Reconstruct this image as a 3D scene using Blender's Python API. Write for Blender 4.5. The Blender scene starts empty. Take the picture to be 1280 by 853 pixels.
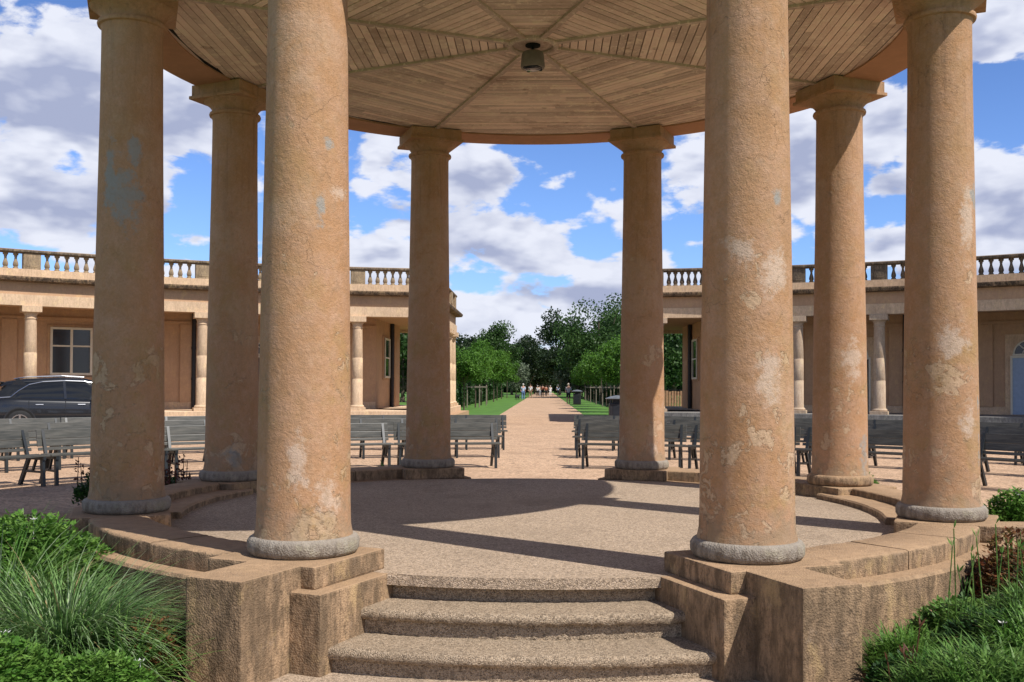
import bpy, bmesh, math, random
from math import sin, cos, pi, radians as rad, sqrt, atan2, hypot
from mathutils import Vector, Matrix, noise
random.seed(7)
scn = bpy.context.scene
COL = scn.collection
# ------------------------------------------------------------------ constants (eye level is z = 0)
R = 3.45                 # radius of the column ring
ZF = -1.12               # bandstand floor
ZP = -0.995              # top of plinths and kerb wall
ZG = -1.42               # gravel behind the bandstand
ZL = -1.56               # path and beds in front
CAM = Vector((.1226, -9.1376, 0))
AZ = atan2(.797, -.604)   # bearing of the sun (from +y towards +x)
EL = rad(50.2)

# ------------------------------------------------------------------ object helpers
def finish(name, bm, mat, parent=None, smooth=False, loc=None, edge=None):
    me = bpy.data.meshes.new(name); bm.to_mesh(me); bm.free()
    for m in (mat if isinstance(mat, (list, tuple)) else [mat]): me.materials.append(m)
    if smooth:
        me.polygons.foreach_set('use_smooth', [True]*len(me.polygons))
        if edge: 
            try: me.set_sharp_from_angle(angle=rad(edge))
            except Exception: pass
    o = bpy.data.objects.new(name, me); COL.objects.link(o)
    if loc is not None: o.location = loc
    if parent is not None: o.parent = parent
    return o
def tag(o, label=None, cat=None, group=None, kind=None):
    if label: o['label'] = label
    if cat: o['category'] = cat
    if group: o['group'] = group
    if kind: o['kind'] = kind
    return o
def thing(name, loc=(0,0,0), rz=0, label=None, cat=None, group=None):
    o = bpy.data.objects.new(name, None); COL.objects.link(o)
    o.empty_display_size = .2
    o.location = loc; o.rotation_euler = (0,0,rz)
    return tag(o, label, cat, group)
def kids(o, table):
    return table.get(o.name, [])
def copy_tree(o, parent=None):
    c = o.copy(); COL.objects.link(c)
    if parent is not None: c.parent = parent
    for ch in list(o.children): copy_tree(ch, c)
    return c
def pol(r, b, z=0.0):            # bearing in degrees
    b = rad(b); return Vector((r*sin(b), r*cos(b), z))
def B(): return bmesh.new()
def box(bm, x0, x1, y0, y1, z0, z1, M=None, bev=0):
    vs = [bm.verts.new(Vector(p)) for p in ((x0,y0,z0),(x1,y0,z0),(x1,y1,z0),(x0,y1,z0),(x0,y0,z1),(x1,y0,z1),(x1,y1,z1),(x0,y1,z1))]
    fs = [bm.faces.new([vs[i] for i in f]) for f in ((3,2,1,0),(4,5,6,7),(0,1,5,4),(1,2,6,5),(2,3,7,6),(3,0,4,7))]
    if bev:
        es = list({e for f in fs for e in f.edges})
        r = bmesh.ops.bevel(bm, geom=es, offset=bev, segments=2, profile=.6, affect='EDGES')
        vs = list({v for f in r['faces'] for v in f.verts} | {v for v in vs if v.is_valid})
    if M is not None:
        for v in vs: v.co = M @ v.co
    return vs
def radial(b):                   # local x = outward radius, y = tangential, z = up
    b = rad(b)
    return Matrix(((sin(b), cos(b), 0, 0), (cos(b), -sin(b), 0, 0), (0, 0, 1, 0), (0, 0, 0, 1)))
def lathe(bm, prof, n=32, c=(0,0), cap=True):
    rings = []
    for r, z in prof:
        rings.append([bm.verts.new((c[0]+r*cos(2*pi*k/n), c[1]+r*sin(2*pi*k/n), z)) for k in range(n)])
    for a, b in zip(rings, rings[1:]):
        for k in range(n): bm.faces.new((a[k], a[(k+1)%n], b[(k+1)%n], b[k]))
    if cap:
        bm.faces.new(rings[0][::-1]); bm.faces.new(rings[-1])
def arc(bm, prof, b0, b1, n=24, caps=True, wob=0):
    """closed profile of (r,z) swept over bearings b0..b1"""
    full = abs(b1-b0) >= 359.9
    rings = []
    for k in range(n if full else n+1):
        b = b0+(b1-b0)*k/n
        rings.append([bm.verts.new(pol(r+(random.uniform(-wob,wob) if wob else 0), b, z+(random.uniform(-wob,wob) if wob else 0))) for r, z in prof])
    m = len(prof)
    pairs = list(zip(rings, rings[1:])) + ([(rings[-1], rings[0])] if full else [])
    for a, c in pairs:
        for j in range(m): bm.faces.new((a[j], a[(j+1)%m], c[(j+1)%m], c[j]))
    if caps and not full:
        bm.faces.new(rings[0][::-1]); bm.faces.new(rings[-1])
def tube(bm, pts, r, n=8, r1=None):
    pts = [Vector(p) for p in pts]; rings = []
    N = len(pts)
    for i, p in enumerate(pts):
        t = (pts[min(i+1, N-1)]-pts[max(i-1, 0)]).normalized()
        a = t.cross(Vector((0,0,1)));  a = a.normalized() if a.length > 1e-3 else Vector((1,0,0))
        c = t.cross(a).normalized(); q = r if r1 is None else r+(r1-r)*i/(N-1)
        rings.append([bm.verts.new(p+(a*cos(2*pi*k/n)+c*sin(2*pi*k/n))*q) for k in range(n)])
    for a, b in zip(rings, rings[1:]):
        for k in range(n): bm.faces.new((a[k], a[(k+1)%n], b[(k+1)%n], b[k]))
    bm.faces.new(rings[0][::-1]); bm.faces.new(rings[-1])
def bar(bm, p, q, w, d, up=Vector((0,0,1))):
    p, q = Vector(p), Vector(q); t = (q-p).normalized()
    s = t.cross(up)
    s = s.normalized() if s.length > 1e-3 else Vector((1,0,0))
    u = s.cross(t).normalized()
    vs = [bm.verts.new(x+s*a*w/2+u*b*d/2) for x in (p, q) for a, b in ((-1,-1),(1,-1),(1,1),(-1,1))]
    for f in ((3,2,1,0),(4,5,6,7),(0,1,5,4),(1,2,6,5),(2,3,7,6),(3,0,4,7)): bm.faces.new([vs[i] for i in f])
def prism(bm, outline, z0, z1):
    a = [bm.verts.new((x,y,z0)) for x,y in outline]; b = [bm.verts.new((x,y,z1)) for x,y in outline]
    n = len(a)
    for i in range(n): bm.faces.new((a[i], a[(i+1)%n], b[(i+1)%n], b[i]))
    bm.faces.new(a[::-1]); bm.faces.new(b)
def fixn(bm): bmesh.ops.recalc_face_normals(bm, faces=bm.faces)

# ------------------------------------------------------------------ material helpers
class NT:
    def __init__(s, name):
        s.m = bpy.data.materials.new(name); s.m.use_nodes = True
        s.t = s.m.node_tree; s.b = s.t.nodes['Principled BSDF']; s.out = s.t.nodes['Material Output']
        s.tc = s.t.nodes.new('ShaderNodeTexCoord')
    def n(s, typ, **kw):
        x = s.t.nodes.new(typ)
        for k, v in kw.items(): setattr(x, k, v)
        return x
    def l(s, a, b): s.t.links.new(a, b)
    def mapping(s, scale=(1,1,1), src='Object', rot=(0,0,0)):
        m = s.n('ShaderNodeMapping'); m.inputs['Scale'].default_value = scale; m.inputs['Rotation'].default_value = rot
        s.l(s.tc.outputs[src], m.inputs['Vector']); return m.outputs[0]
    def noise(s, sc, det=4, rough=.55, vec=None, dist=0):
        x = s.n('ShaderNodeTexNoise'); x.inputs['Scale'].default_value = sc; x.inputs['Detail'].default_value = det
        x.inputs['Roughness'].default_value = rough; x.inputs['Distortion'].default_value = dist
        s.l(vec if vec is not None else s.tc.outputs['Object'], x.inputs['Vector']); return x.outputs['Fac']
    def vor(s, sc, vec=None, out='Distance', feat='F1'):
        x = s.n('ShaderNodeTexVoronoi', feature=feat); x.inputs['Scale'].default_value = sc
        s.l(vec if vec is not None else s.tc.outputs['Object'], x.inputs['Vector']); return x.outputs[out]
    def rng(s, v, a, b, c=0, d=1, smooth=False):
        x = s.n('ShaderNodeMapRange'); x.inputs[1].default_value = a; x.inputs[2].default_value = b
        x.inputs[3].default_value = c; x.inputs[4].default_value = d
        if smooth: x.interpolation_type = 'SMOOTHSTEP'
        s.l(v, x.inputs[0]); return x.outputs[0]
    def mix(s, f, a, b, mode='MIX'):
        x = s.n('ShaderNodeMix', data_type='RGBA', blend_type=mode)
        for i, v in ((0, f), (6, a), (7, b)):
            if isinstance(v, (int, float)): x.inputs[i].default_value = v
            elif isinstance(v, tuple): x.inputs[i].default_value = (*v, 1) if len(v) == 3 else v
            else: s.l(v, x.inputs[i])
        return x.outputs[2]
    def math(s, op, a, b=0.0):
        x = s.n('ShaderNodeMath', operation=op)
        for i, v in ((0, a), (1, b)):
            if isinstance(v, (int, float)): x.inputs[i].default_value = v
            else: s.l(v, x.inputs[i])
        return x.outputs[0]
    def sep(s, src='Object'):
        x = s.n('ShaderNodeSeparateXYZ'); s.l(s.tc.outputs[src] if isinstance(src, str) else src, x.inputs[0]); return x.outputs
    def bump(s, h, strength=.3, dist=.02, prev=None):
        x = s.n('ShaderNodeBump'); x.inputs['Strength'].default_value = strength; x.inputs['Distance'].default_value = dist
        s.l(h, x.inputs['Height'])
        if prev is not None: s.l(prev, x.inputs['Normal'])
        return x.outputs[0]
    def done(s, col, rough=.85, nor=None, spec=.3, metal=0):
        if isinstance(col, tuple): s.b.inputs['Base Color'].default_value = (*col, 1)
        else: s.l(col, s.b.inputs['Base Color'])
        if isinstance(rough, (int, float)): s.b.inputs['Roughness'].default_value = rough
        else: s.l(rough, s.b.inputs['Roughness'])
        s.b.inputs['Specular IOR Level'].default_value = spec; s.b.inputs['Metallic'].default_value = metal
        if nor is not None: s.l(nor, s.b.inputs['Normal'])
        return s.m
def simple(name, c, rough=.6, spec=.3, metal=0, var=.25, sc=8, bump=0):
    t = NT(name); f = t.noise(sc, 5)
    k = t.rng(f, .3, .7, 1-var, 1+var)
    x = t.n('ShaderNodeVectorMath', operation='SCALE'); x.inputs[0].default_value = c; t.l(k, x.inputs['Scale'])
    return t.done(x.outputs[0], rough, t.bump(f, bump, .01) if bump else None, spec, metal)

def column_mat(name, patches=(), seed=0.0, base=(.475,.272,.152)):
    t = NT(name)
    mp = t.n('ShaderNodeMapping'); mp.inputs['Location'].default_value = (seed*3.1, seed*1.7, seed*5.3)
    t.l(t.tc.outputs['Object'], mp.inputs['Vector']); V = mp.outputs[0]
    big = t.noise(1.7, 4, .6, V); med = t.noise(7, 6, .65, V); fine = t.noise(42, 4, .7, V); grit = t.noise(150, 2, .6, V)
    z = t.sep()[2]
    col = t.mix(t.rng(big, .35, .68), base, tuple(c*k for c, k in zip(base, (.90,.84,.72))))
    col = t.mix(t.rng(med, .42, .72), col, (base[0]*1.06, base[1]*1.12, base[2]*1.3))
    # paint wears off low down, where the render shows through in flakes
    wear = t.math('ADD', t.rng(z, .1, 2.2, .15, -.02), t.rng(t.noise(2.1, 3, .5, V), .50, .75, 0, .22))
    fl = t.noise(9, 9, .68, V, .6)
    flake = t.rng(t.math('ADD', fl, wear), .72, .745)
    flake2 = t.rng(t.math('ADD', t.noise(22, 6, .7, V), t.rng(wear, 0, .3, 0, .07)), .70, .715)
    col = t.mix(t.math('MULTIPLY', flake, .85), col, (.60,.42,.27)); col = t.mix(t.math('MULTIPLY', flake2, .65), col, (.56,.37,.21))
    # blotched lichen brown streaks
    st = t.noise(4.5, 5, .6, t_map(t, V, (1,1,.18)))
    col = t.mix(t.rng(st, .52, .80, 0, .45), col, (.30,.185,.095))
    col = t.mix(t.math('MULTIPLY', t.rng(t.noise(2.3, 8, .72, V), .50, .64, 0, .55), t.rng(z, 3.0, .6, .25, 1)), col, (.36,.25,.085))
    col = t.mix(t.rng(t.noise(55, 4, .75, V), .3, .7, .42, 0), col, (.25,.145,.07))
    col = t.mix(t.rng(t.noise(17, 8, .75, V), .52, .68, 0, .30), col, (.56,.38,.25))
    drip = t.noise(2.2, 6, .7, t_map(t, V, (9, 9, .5)))
    col = t.mix(t.math('MULTIPLY', t.rng(drip, .52, .66, 0, .5), t.rng(z, 2.2, 3.9, .15, 1)), col, (.20,.12,.07))
    col = t.mix(t.math('MULTIPLY', t.rng(t.noise(1.15, 3, .5, V), .56, .60, 0, .34), t.rng(t.noise(20, 5, .7, V), .35, .5)), col, (.50,.345,.235))
    gm = None
    for (cx, cy, cz, w, h, kind) in patches:
        d = t.n('ShaderNodeVectorMath', operation='SUBTRACT'); t.l(t.tc.outputs['Object'], d.inputs[0]); d.inputs[1].default_value = (cx, cy, cz)
        k = t.n('ShaderNodeVectorMath', operation='MULTIPLY'); t.l(d.outputs[0], k.inputs[0]); k.inputs[1].default_value = (1/w, 1/w, 1/h)
        ln = t.n('ShaderNodeVectorMath', operation='LENGTH'); t.l(k.outputs[0], ln.inputs[0])
        nn = t.math('ADD', ln.outputs['Value'], t.rng(t.noise(8, 10, .78), .3, .7, -1.0, 1.0))
        m = t.rng(nn, 1.05, .45, 0, .92 if kind == 'g' else .72)
        col = t.mix(m, col, (.30,.285,.255) if kind == 'g' else (.56,.43,.33))
    if patches:
        col = t.mix(t.rng(t.noise(26, 8, .78, V), .50, .66, 0, .35), col, (.27,.175,.10))
    # grimy foot
    ft = t.math('ADD', t.rng(z, .12, .42, .45, 0), t.rng(t.noise(12, 5, .6, V), .4, .7, -.15, .25))
    col = t.mix(t.rng(ft, .1, .5, 0, .6), col, (.25,.19,.125))
    # hairline cracks
    cr = t.n('ShaderNodeTexVoronoi', feature='DISTANCE_TO_EDGE'); cr.inputs['Scale'].default_value = 2.3
    wv = t.n('ShaderNodeVectorMath', operation='ADD'); t.l(V, wv.inputs[0])
    nz = t.n('ShaderNodeTexNoise'); nz.inputs['Scale'].default_value = 5; nz.inputs['Detail'].default_value = 5; t.l(V, nz.inputs['Vector'])
    sc = t.n('ShaderNodeVectorMath', operation='SCALE'); t.l(nz.outputs['Color'], sc.inputs[0]); sc.inputs['Scale'].default_value = .45
    t.l(sc.outputs[0], wv.inputs[1]); t.l(wv.outputs[0], cr.inputs['Vector'])
    ck = t.math('MULTIPLY', t.rng(cr.outputs['Distance'], .0045, 0), t.rng(t.noise(1.3, 2, .5, V), .5, .58))
    col = t.mix(t.math('MULTIPLY', ck, .34), col, (.13,.08,.05))
    h = t.math('ADD', t.math('MULTIPLY', fine, .5), t.math('MULTIPLY', grit, .25))
    h = t.math('SUBTRACT', h, t.math('MULTIPLY', flake, .35)); h = t.math('SUBTRACT', h, t.math('MULTIPLY', flake2, .25))
    h = t.math('SUBTRACT', h, t.math('MULTIPLY', ck, .3)); h = t.math('ADD', h, t.math('MULTIPLY', med, .8))
    return t.done(col, .88, t.bump(h, .8, .014), .2)
def t_map(t, v, scale):
    m = t.n('ShaderNodeMapping'); m.inputs['Scale'].default_value = scale; t.l(v, m.inputs['Vector']); return m.outputs[0]

def stone_mat(name, base=(.41,.265,.155), dark=(.13,.09,.055), amt=.62, streak=True, gritty=.6):
    t = NT(name); O = t.tc.outputs['Object']
    big = t.noise(1.3, 5, .6); med = t.noise(9, 6, .68); fine = t.noise(60, 3, .7); vv = t.vor(95)
    st = t.noise(1.8, 8, .72, t_map(t, O, (7, 7, 1.1))); m1 = t.noise(3.4, 11, .78, t_map(t, O, (1, 1, .5))); m2 = t.noise(15, 7, .75, t_map(t, O, (1, 1, .35)))
    g = t.n('ShaderNodeNewGeometry'); s3 = t.n('ShaderNodeSeparateXYZ'); t.l(g.outputs['Normal'], s3.inputs[0])
    side = t.rng(s3.outputs[2], .8, .3, .22, 1)
    col = t.mix(t.rng(big, .3, .7), base, tuple(c*.80 for c in base))
    col = t.mix(t.rng(med, .5, .75, 0, .5), col, tuple(min(1, c*1.22) for c in base))
    if streak:
        col = t.mix(t.math('MULTIPLY', t.rng(m1, .40, .58, 0, amt), side), col, tuple(c*1.5 for c in dark))
        col = t.mix(t.math('MULTIPLY', t.rng(st, .46, .66, 0, amt*.9), side), col, dark)
        col = t.mix(t.math('MULTIPLY', t.rng(m2, .47, .60, 0, amt), side), col, dark)
        col = t.mix(t.math('MULTIPLY', t.rng(t.noise(33, 7, .8, t_map(t, O, (1,1,.6))), .52, .62, 0, amt*.9), side), col, tuple(c*.8 for c in dark))
        col = t.mix(t.math('MULTIPLY', t.rng(t.noise(4.3, 9, .75, t_map(t, O, (1,1,.7))), .54, .66, 0, .55), side), col, (base[0]*1.1, base[1]*1.15, base[2]*.95))
    col = t.mix(t.rng(t.noise(5, 8, .75), .58, .72, 0, .35), col, tuple((c*.5+.13) for c in base))
    col = t.mix(t.rng(vv, 0, .5, .22, 0), col, tuple(c*.5 for c in base))
    h = t.math('ADD', t.math('MULTIPLY', fine, .5), t.math('MULTIPLY', med, .9)); h = t.math('ADD', h, t.math('MULTIPLY', vv, .4)); h = t.math('ADD', h, t.math('MULTIPLY', m2, .6))
    return t.done(col, .9, t.bump(h, gritty, .012), .2)

def gravel_mat(name, base, spread=.45, sc=70, bump=.5, sand=(.5,.36,.24)):
    t = NT(name)
    v = t.n('ShaderNodeTexVoronoi'); v.inputs['Scale'].default_value = sc; t.l(t.tc.outputs['Object'], v.inputs['Vector'])
    v2 = t.n('ShaderNodeTexVoronoi'); v2.inputs['Scale'].default_value = sc*.37; t.l(t.tc.outputs['Object'], v2.inputs['Vector'])
    g = t.n('ShaderNodeSeparateColor'); t.l(v.outputs['Color'], g.inputs[0])
    g2 = t.n('ShaderNodeSeparateColor'); t.l(v2.outputs['Color'], g2.inputs[0])
    k = t.rng(g.outputs[0], 0, 1, 1-spread, 1+spread)
    x = t.n('ShaderNodeVectorMath', operation='SCALE'); x.inputs[0].default_value = base; t.l(k, x.inputs['Scale'])
    col = t.mix(t.rng(g.outputs[1], .55, .95, 0, .6), x.outputs[0], sand)
    col = t.mix(t.rng(g2.outputs[0], .8, .9, 0, .5), col, tuple(c*.45 for c in base))
    col = t.mix(t.rng(t.noise(.55, 6, .65), .35, .7, 0, .35), col, tuple(c*.72 for c in base))
    col = t.mix(t.rng(t.noise(3.3, 5, .7), .55, .75, 0, .25), col, tuple(c*.6 for c in base))
    col = t.mix(t.rng(t.noise(1.1, 7, .7), .52, .68, 0, .38), col, tuple(c*.50 for c in base))
    col = t.mix(t.rng(t.noise(.8, 6, .7, t_map(t, t.tc.outputs['Object'], (1.7, .8, 1))), .55, .72, 0, .35), col, tuple(min(1, c*1.3) for c in base))
    h = t.math('SUBTRACT', 1.0, v.outputs['Distance'])
    return t.done(col, .92, t.bump(h, bump, .008), .15)

def leaf_mat(name, c, c2, var=.35, sc=3, trans=.35):
    t = NT(name); f = t.noise(sc, 3); g = t.noise(sc*9, 2)
    col = t.mix(t.rng(f, .35, .65), c, c2)
    k = t.rng(g, .3, .7, 1-var, 1+var); x = t.n('ShaderNodeVectorMath', operation='SCALE'); t.l(col, x.inputs[0]); t.l(k, x.inputs['Scale'])
    t.done(x.outputs[0], .5, None, .25)
    tr = t.n('ShaderNodeBsdfTranslucent'); t.l(x.outputs[0], tr.inputs['Color'])
    mx = t.n('ShaderNodeMixShader'); mx.inputs[0].default_value = trans
    t.l(t.b.outputs[0], mx.inputs[1]); t.l(tr.outputs[0], mx.inputs[2]); t.l(mx.outputs[0], t.out.inputs['Surface'])
    return t.m

# ------------------------------------------------------------------ materials
M = {}
M['stone'] = stone_mat('sand_concrete', (.46,.305,.18), amt=.85, gritty=.8)
M['stone_dark'] = stone_mat('weathered_plinth', (.36,.235,.14), (.11,.075,.05), .6)
M['torus'] = stone_mat('bare_grey_concrete', (.36,.315,.26), (.15,.12,.09), .75, True, .9)
M['step'] = gravel_mat('aggregate_step', (.35,.265,.18), .6, 165, .9, (.60,.48,.35))
M['floor'] = gravel_mat('aggregate_floor', (.39,.295,.205), .55, 135, .6, (.55,.43,.33))
M['gravel'] = gravel_mat('gravel', (.52,.34,.215), .45, 42, .7, (.64,.47,.32))
M['beam'] = stone_mat('painted_beam', (.47,.25,.145), (.25,.14,.08), .18, False, .35)
M['copper'] = simple('roof_covering', (.16,.20,.17), .6)
M['iron'] = simple('black_iron', (.022,.022,.024), .5)
M['lamp'] = simple('lamp_metal', (.17,.14,.11), .55)
M['dark'] = simple('dark_void', (.012,.011,.010), .9)
M['asphalt'] = gravel_mat('asphalt', (.105,.105,.108), .35, 60, .4, (.2,.2,.2))
M['podium'] = stone_mat('grey_podium', (.30,.28,.25), (.09,.085,.08), .6)
M['lawn'] = simple('lawn', (.085,.19,.028), .9, var=.35, sc=1.2, bump=.4)
M['soil'] = simple('soil', (.075,.050,.034), .95, var=.5, sc=9, bump=.9)
M['b_wall'] = stone_mat('render_wall', (.52,.335,.20), (.33,.2,.125), .25, True, .15)
M['b_trim'] = stone_mat('pale_trim', (.72,.52,.34), (.32,.22,.14), .35, True, .3)
M['b_white'] = stone_mat('worn_column_paint', (.55,.43,.31), (.30,.2,.13), .45, True, .3)
M['b_rail'] = stone_mat('lichened_rail', (.36,.26,.17), (.07,.055,.04), .9, True, .5)
M['b_balu'] = stone_mat('lichened_baluster', (.44,.32,.20), (.13,.10,.065), .6, True, .4)
M['b_corn'] = stone_mat('stained_cornice', (.40,.27,.16), (.05,.035,.025), .95, True, .4)
M['b_rail_r'] = stone_mat('black_lichened_rail', (.25,.18,.12), (.045,.038,.03), .9, True, .5)
M['b_balu_r'] = stone_mat('black_lichened_baluster', (.25,.185,.125), (.06,.048,.036), .8, True, .5)
M['frame'] = simple('window_paint', (.62,.58,.47), .5, var=.06)
M['glass'] = simple('dark_glass', (.012,.014,.018), .08, .6, var=.1)
M['door'] = simple('blue_door_paint', (.30,.39,.52), .5, var=.08)
M['doordark'] = simple('dark_door_paint', (.016,.018,.022), .5)
M['bronze'] = simple('lead_roof', (.22,.2,.17), .7)
M['fence'] = simple('pale_boards', (.42,.25,.14), .8)
M['bark'] = simple('bark', (.10,.075,.055), .9, sc=14, bump=.5)
M['stake'] = simple('stake_wood', (.20,.17,.13), .85)
M['hedge'] = leaf_mat('hedge_leaf', (.020,.050,.012), (.035,.085,.018), sc=1)
M['leaf_dark'] = leaf_mat('dark_tree_leaf', (.016,.032,.011), (.030,.055,.018), sc=.35, trans=.25)
M['leaf_mid'] = leaf_mat('mid_tree_leaf', (.035,.080,.020), (.06,.12,.028), sc=.5)
M['leaf_young'] = leaf_mat('young_tree_leaf', (.060,.15,.018), (.12,.25,.035), var=.45, sc=1.1, trans=.42)
M['leaf_silver'] = leaf_mat('silver_leaf', (.12,.16,.095), (.18,.22,.14), sc=.8)
M['blade'] = leaf_mat('grass_blade', (.09,.20,.045), (.21,.33,.12), var=.5, sc=6)
M['blade_pale'] = leaf_mat('pale_blade', (.22,.33,.16), (.33,.40,.24), sc=6)
M['strap'] = leaf_mat('strap_leaf', (.060,.16,.026), (.19,.31,.075), var=.5, sc=7)
M['herb'] = leaf_mat('herb_leaf', (.060,.165,.020), (.17,.30,.06), var=.5, sc=9)
M['deep'] = leaf_mat('deep_green_leaf', (.022,.070,.014), (.06,.13,.03), var=.5, sc=6)
M['red_leaf'] = leaf_mat('russet_leaf', (.26,.085,.045), (.12,.10,.03), var=.5, sc=12)
M['dry_blade'] = leaf_mat('dry_blade', (.30,.22,.10), (.42,.34,.18), sc=6)
M['petal'] = leaf_mat('white_petal', (.75,.75,.70), (.65,.66,.66), var=.08)
M['seed'] = leaf_mat('russet_spike', (.11,.040,.028), (.16,.07,.04))
def bench_mat():
    t = NT('weathered_green_paint')
    st = t.noise(2.2, 6, .65, t_map(t, t.tc.outputs['Object'], (1.5, 14, 14)))
    col = t.mix(t.rng(st, .35, .7), (.038,.039,.033), (.105,.100,.084))
    return t.done(col, .42, t.bump(st, .25, .004), .5)
M['bench'] = bench_mat()
M['bench_iron'] = simple('bench_iron', (.018,.022,.024), .4, .5)

# ------------------------------------------------------------------ world and sun
def make_world():
    w = bpy.data.worlds.new('World'); scn.world = w; w.use_nodes = True
    t = w.node_tree; t.nodes.clear()
    N = lambda ty, **k: _n(t, ty, **k)
    def _n(t, ty, **k):
        x = t.nodes.new(ty)
        for a, b in k.items(): setattr(x, a, b)
        return x
    L = t.links.new
    out = N('ShaderNodeOutputWorld'); bg = N('ShaderNodeBackground'); bg.inputs['Strength'].default_value = .072
    sky = N('ShaderNodeTexSky', sky_type='NISHITA'); sky.sun_disc = False; sky.sun_elevation = EL; sky.sun_rotation = AZ
    sky.air_density = 1.0; sky.dust_density = .3; sky.ozone_density = 2.0
    tc = N('ShaderNodeTexCoord')
    def mth(op, a, b=0.0, c=None):
        x = N('ShaderNodeMath', operation=op)
        for i, v in enumerate((a, b)):
            if isinstance(v, (int, float)): x.inputs[i].default_value = v
            else: L(v, x.inputs[i])
        return x.outputs[0]
    def rng(v, a, b, c=0.0, d=1.0, sm=True):
        x = N('ShaderNodeMapRange'); x.interpolation_type = 'SMOOTHSTEP' if sm else 'LINEAR'
        for i, q in zip((1,2,3,4), (a,b,c,d)): x.inputs[i].default_value = q
        L(v, x.inputs[0]); return x.outputs[0]
    def vec(loc, sc):
        m = N('ShaderNodeMapping'); m.inputs['Location'].default_value = loc; m.inputs['Scale'].default_value = sc
        L(tc.outputs['Generated'], m.inputs['Vector']); return m.outputs[0]
    def nz(v, s, d, r=.5, dist=0):
        x = N('ShaderNodeTexNoise'); x.inputs['Scale'].default_value = s; x.inputs['Detail'].default_value = d
        x.inputs['Roughness'].default_value = r; x.inputs['Distortion'].default_value = dist; L(v, x.inputs['Vector']); return x.outputs['Fac']
    def mix(f, a, b):
        x = N('ShaderNodeMix', data_type='RGBA')
        for i, v in ((0, f), (6, a), (7, b)):
            if isinstance(v, (int, float)): x.inputs[i].default_value = v
            elif isinstance(v, tuple): x.inputs[i].default_value = (*v, 1)
            else: L(v, x.inputs[i])
        return x.outputs[2]
    sp = N('ShaderNodeSeparateXYZ'); L(tc.outputs['Generated'], sp.inputs[0])
    S = (1.0, 1.0, 2.3)
    OFF = (.35, 0.1, .0)
    base = nz(vec(OFF, S), 6.5, 9, .60, .1)
    big = nz(vec((OFF[0]+3.3, OFF[1], OFF[2]), S), 2.3, 3, .5)
    up = nz(vec((OFF[0]+.010, OFF[1]-.006, OFF[2]+.055), S), 6.5, 4, .55, .1)
    dens = mth('ADD', base, mth('MULTIPLY', mth('SUBTRACT', big, .5), .55))
    # more cloud low on the horizon
    dens = mth('ADD', dens, rng(sp.outputs[2], .28, .02, 0, .05))
    def blob(bx, el, w, h, amt):
        """a cloud bank or a clear patch around a bearing / elevation, ragged by the noise it is added to"""
        nonlocal dens
        b, e = rad(bx), rad(el)
        c = (sin(b)*cos(e), cos(b)*cos(e), sin(e))
        d = N('ShaderNodeVectorMath', operation='SUBTRACT'); L(tc.outputs['Generated'], d.inputs[0]); d.inputs[1].default_value = c
        k = N('ShaderNodeVectorMath', operation='MULTIPLY'); L(d.outputs[0], k.inputs[0]); k.inputs[1].default_value = (1/rad(w), 1/rad(w), 1/rad(h))
        ln = N('ShaderNodeVectorMath', operation='LENGTH'); L(k.outputs[0], ln.inputs[0])
        dens = mth('ADD', dens, rng(ln.outputs['Value'], 1.15, .1, 0, amt))
    for q in BLOBS: blob(*q)
    def vor(v, s):
        x = N('ShaderNodeTexVoronoi', feature='F1'); x.inputs['Scale'].default_value = s
        L(v, x.inputs['Vector']); return x.outputs['Distance']
    dv = N('ShaderNodeTexNoise'); dv.inputs['Scale'].default_value = 12; dv.inputs['Detail'].default_value = 4; L(vec((0,0,0), S), dv.inputs['Vector'])
    ds = N('ShaderNodeVectorMath', operation='SCALE'); L(dv.outputs['Color'], ds.inputs[0]); ds.inputs['Scale'].default_value = .05
    da = N('ShaderNodeVectorMath', operation='ADD'); L(vec((0,0,0), (1,1,1.5)), da.inputs[0]); L(ds.outputs[0], da.inputs[1])
    puff = mth('SUBTRACT', .44, vor(da.outputs[0], 26)); puff2 = mth('SUBTRACT', .44, vor(da.outputs[0], 58))
    pf = mth('ADD', puff, mth('MULTIPLY', puff2, .55))
    dens = mth('ADD', dens, mth('MULTIPLY', pf, .13))
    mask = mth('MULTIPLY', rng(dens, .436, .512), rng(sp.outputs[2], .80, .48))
    # light and shade inside the cloud: thick parts with more cloud above them are grey underneath
    lit = mth('SUBTRACT', base, up)
    shade = rng(mth('ADD', mth('MULTIPLY', lit, 1.6), mth('MULTIPLY', mth('SUBTRACT', .60, dens), 1.2)), -.17, .12)
    fine = nz(vec((1.7, 0, 0), S), 22, 6, .6)
    shade = mth('ADD', shade, mth('MULTIPLY', mth('SUBTRACT', fine, .5), .7)); shade = mth('ADD', shade, mth('MULTIPLY', pf, .55))
    ccol = mix(shade, CLOUD_D, CLOUD_L)
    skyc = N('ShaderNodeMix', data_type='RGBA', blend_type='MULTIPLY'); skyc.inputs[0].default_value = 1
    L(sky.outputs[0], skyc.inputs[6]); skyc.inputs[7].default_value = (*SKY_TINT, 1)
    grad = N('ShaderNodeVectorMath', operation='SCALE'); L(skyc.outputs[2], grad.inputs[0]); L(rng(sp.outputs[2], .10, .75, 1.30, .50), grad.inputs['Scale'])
    below = rng(sp.outputs[2], -.02, .0)
    fin = mix(mth('MULTIPLY', mask, below), grad.outputs[0], ccol)
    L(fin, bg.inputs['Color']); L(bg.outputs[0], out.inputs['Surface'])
CLOUD_D = (4.9, 5.5, 7.8); CLOUD_L = (10.2, 10.6, 12.0); SKY_TINT = (.90, 1.14, 1.68)
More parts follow.
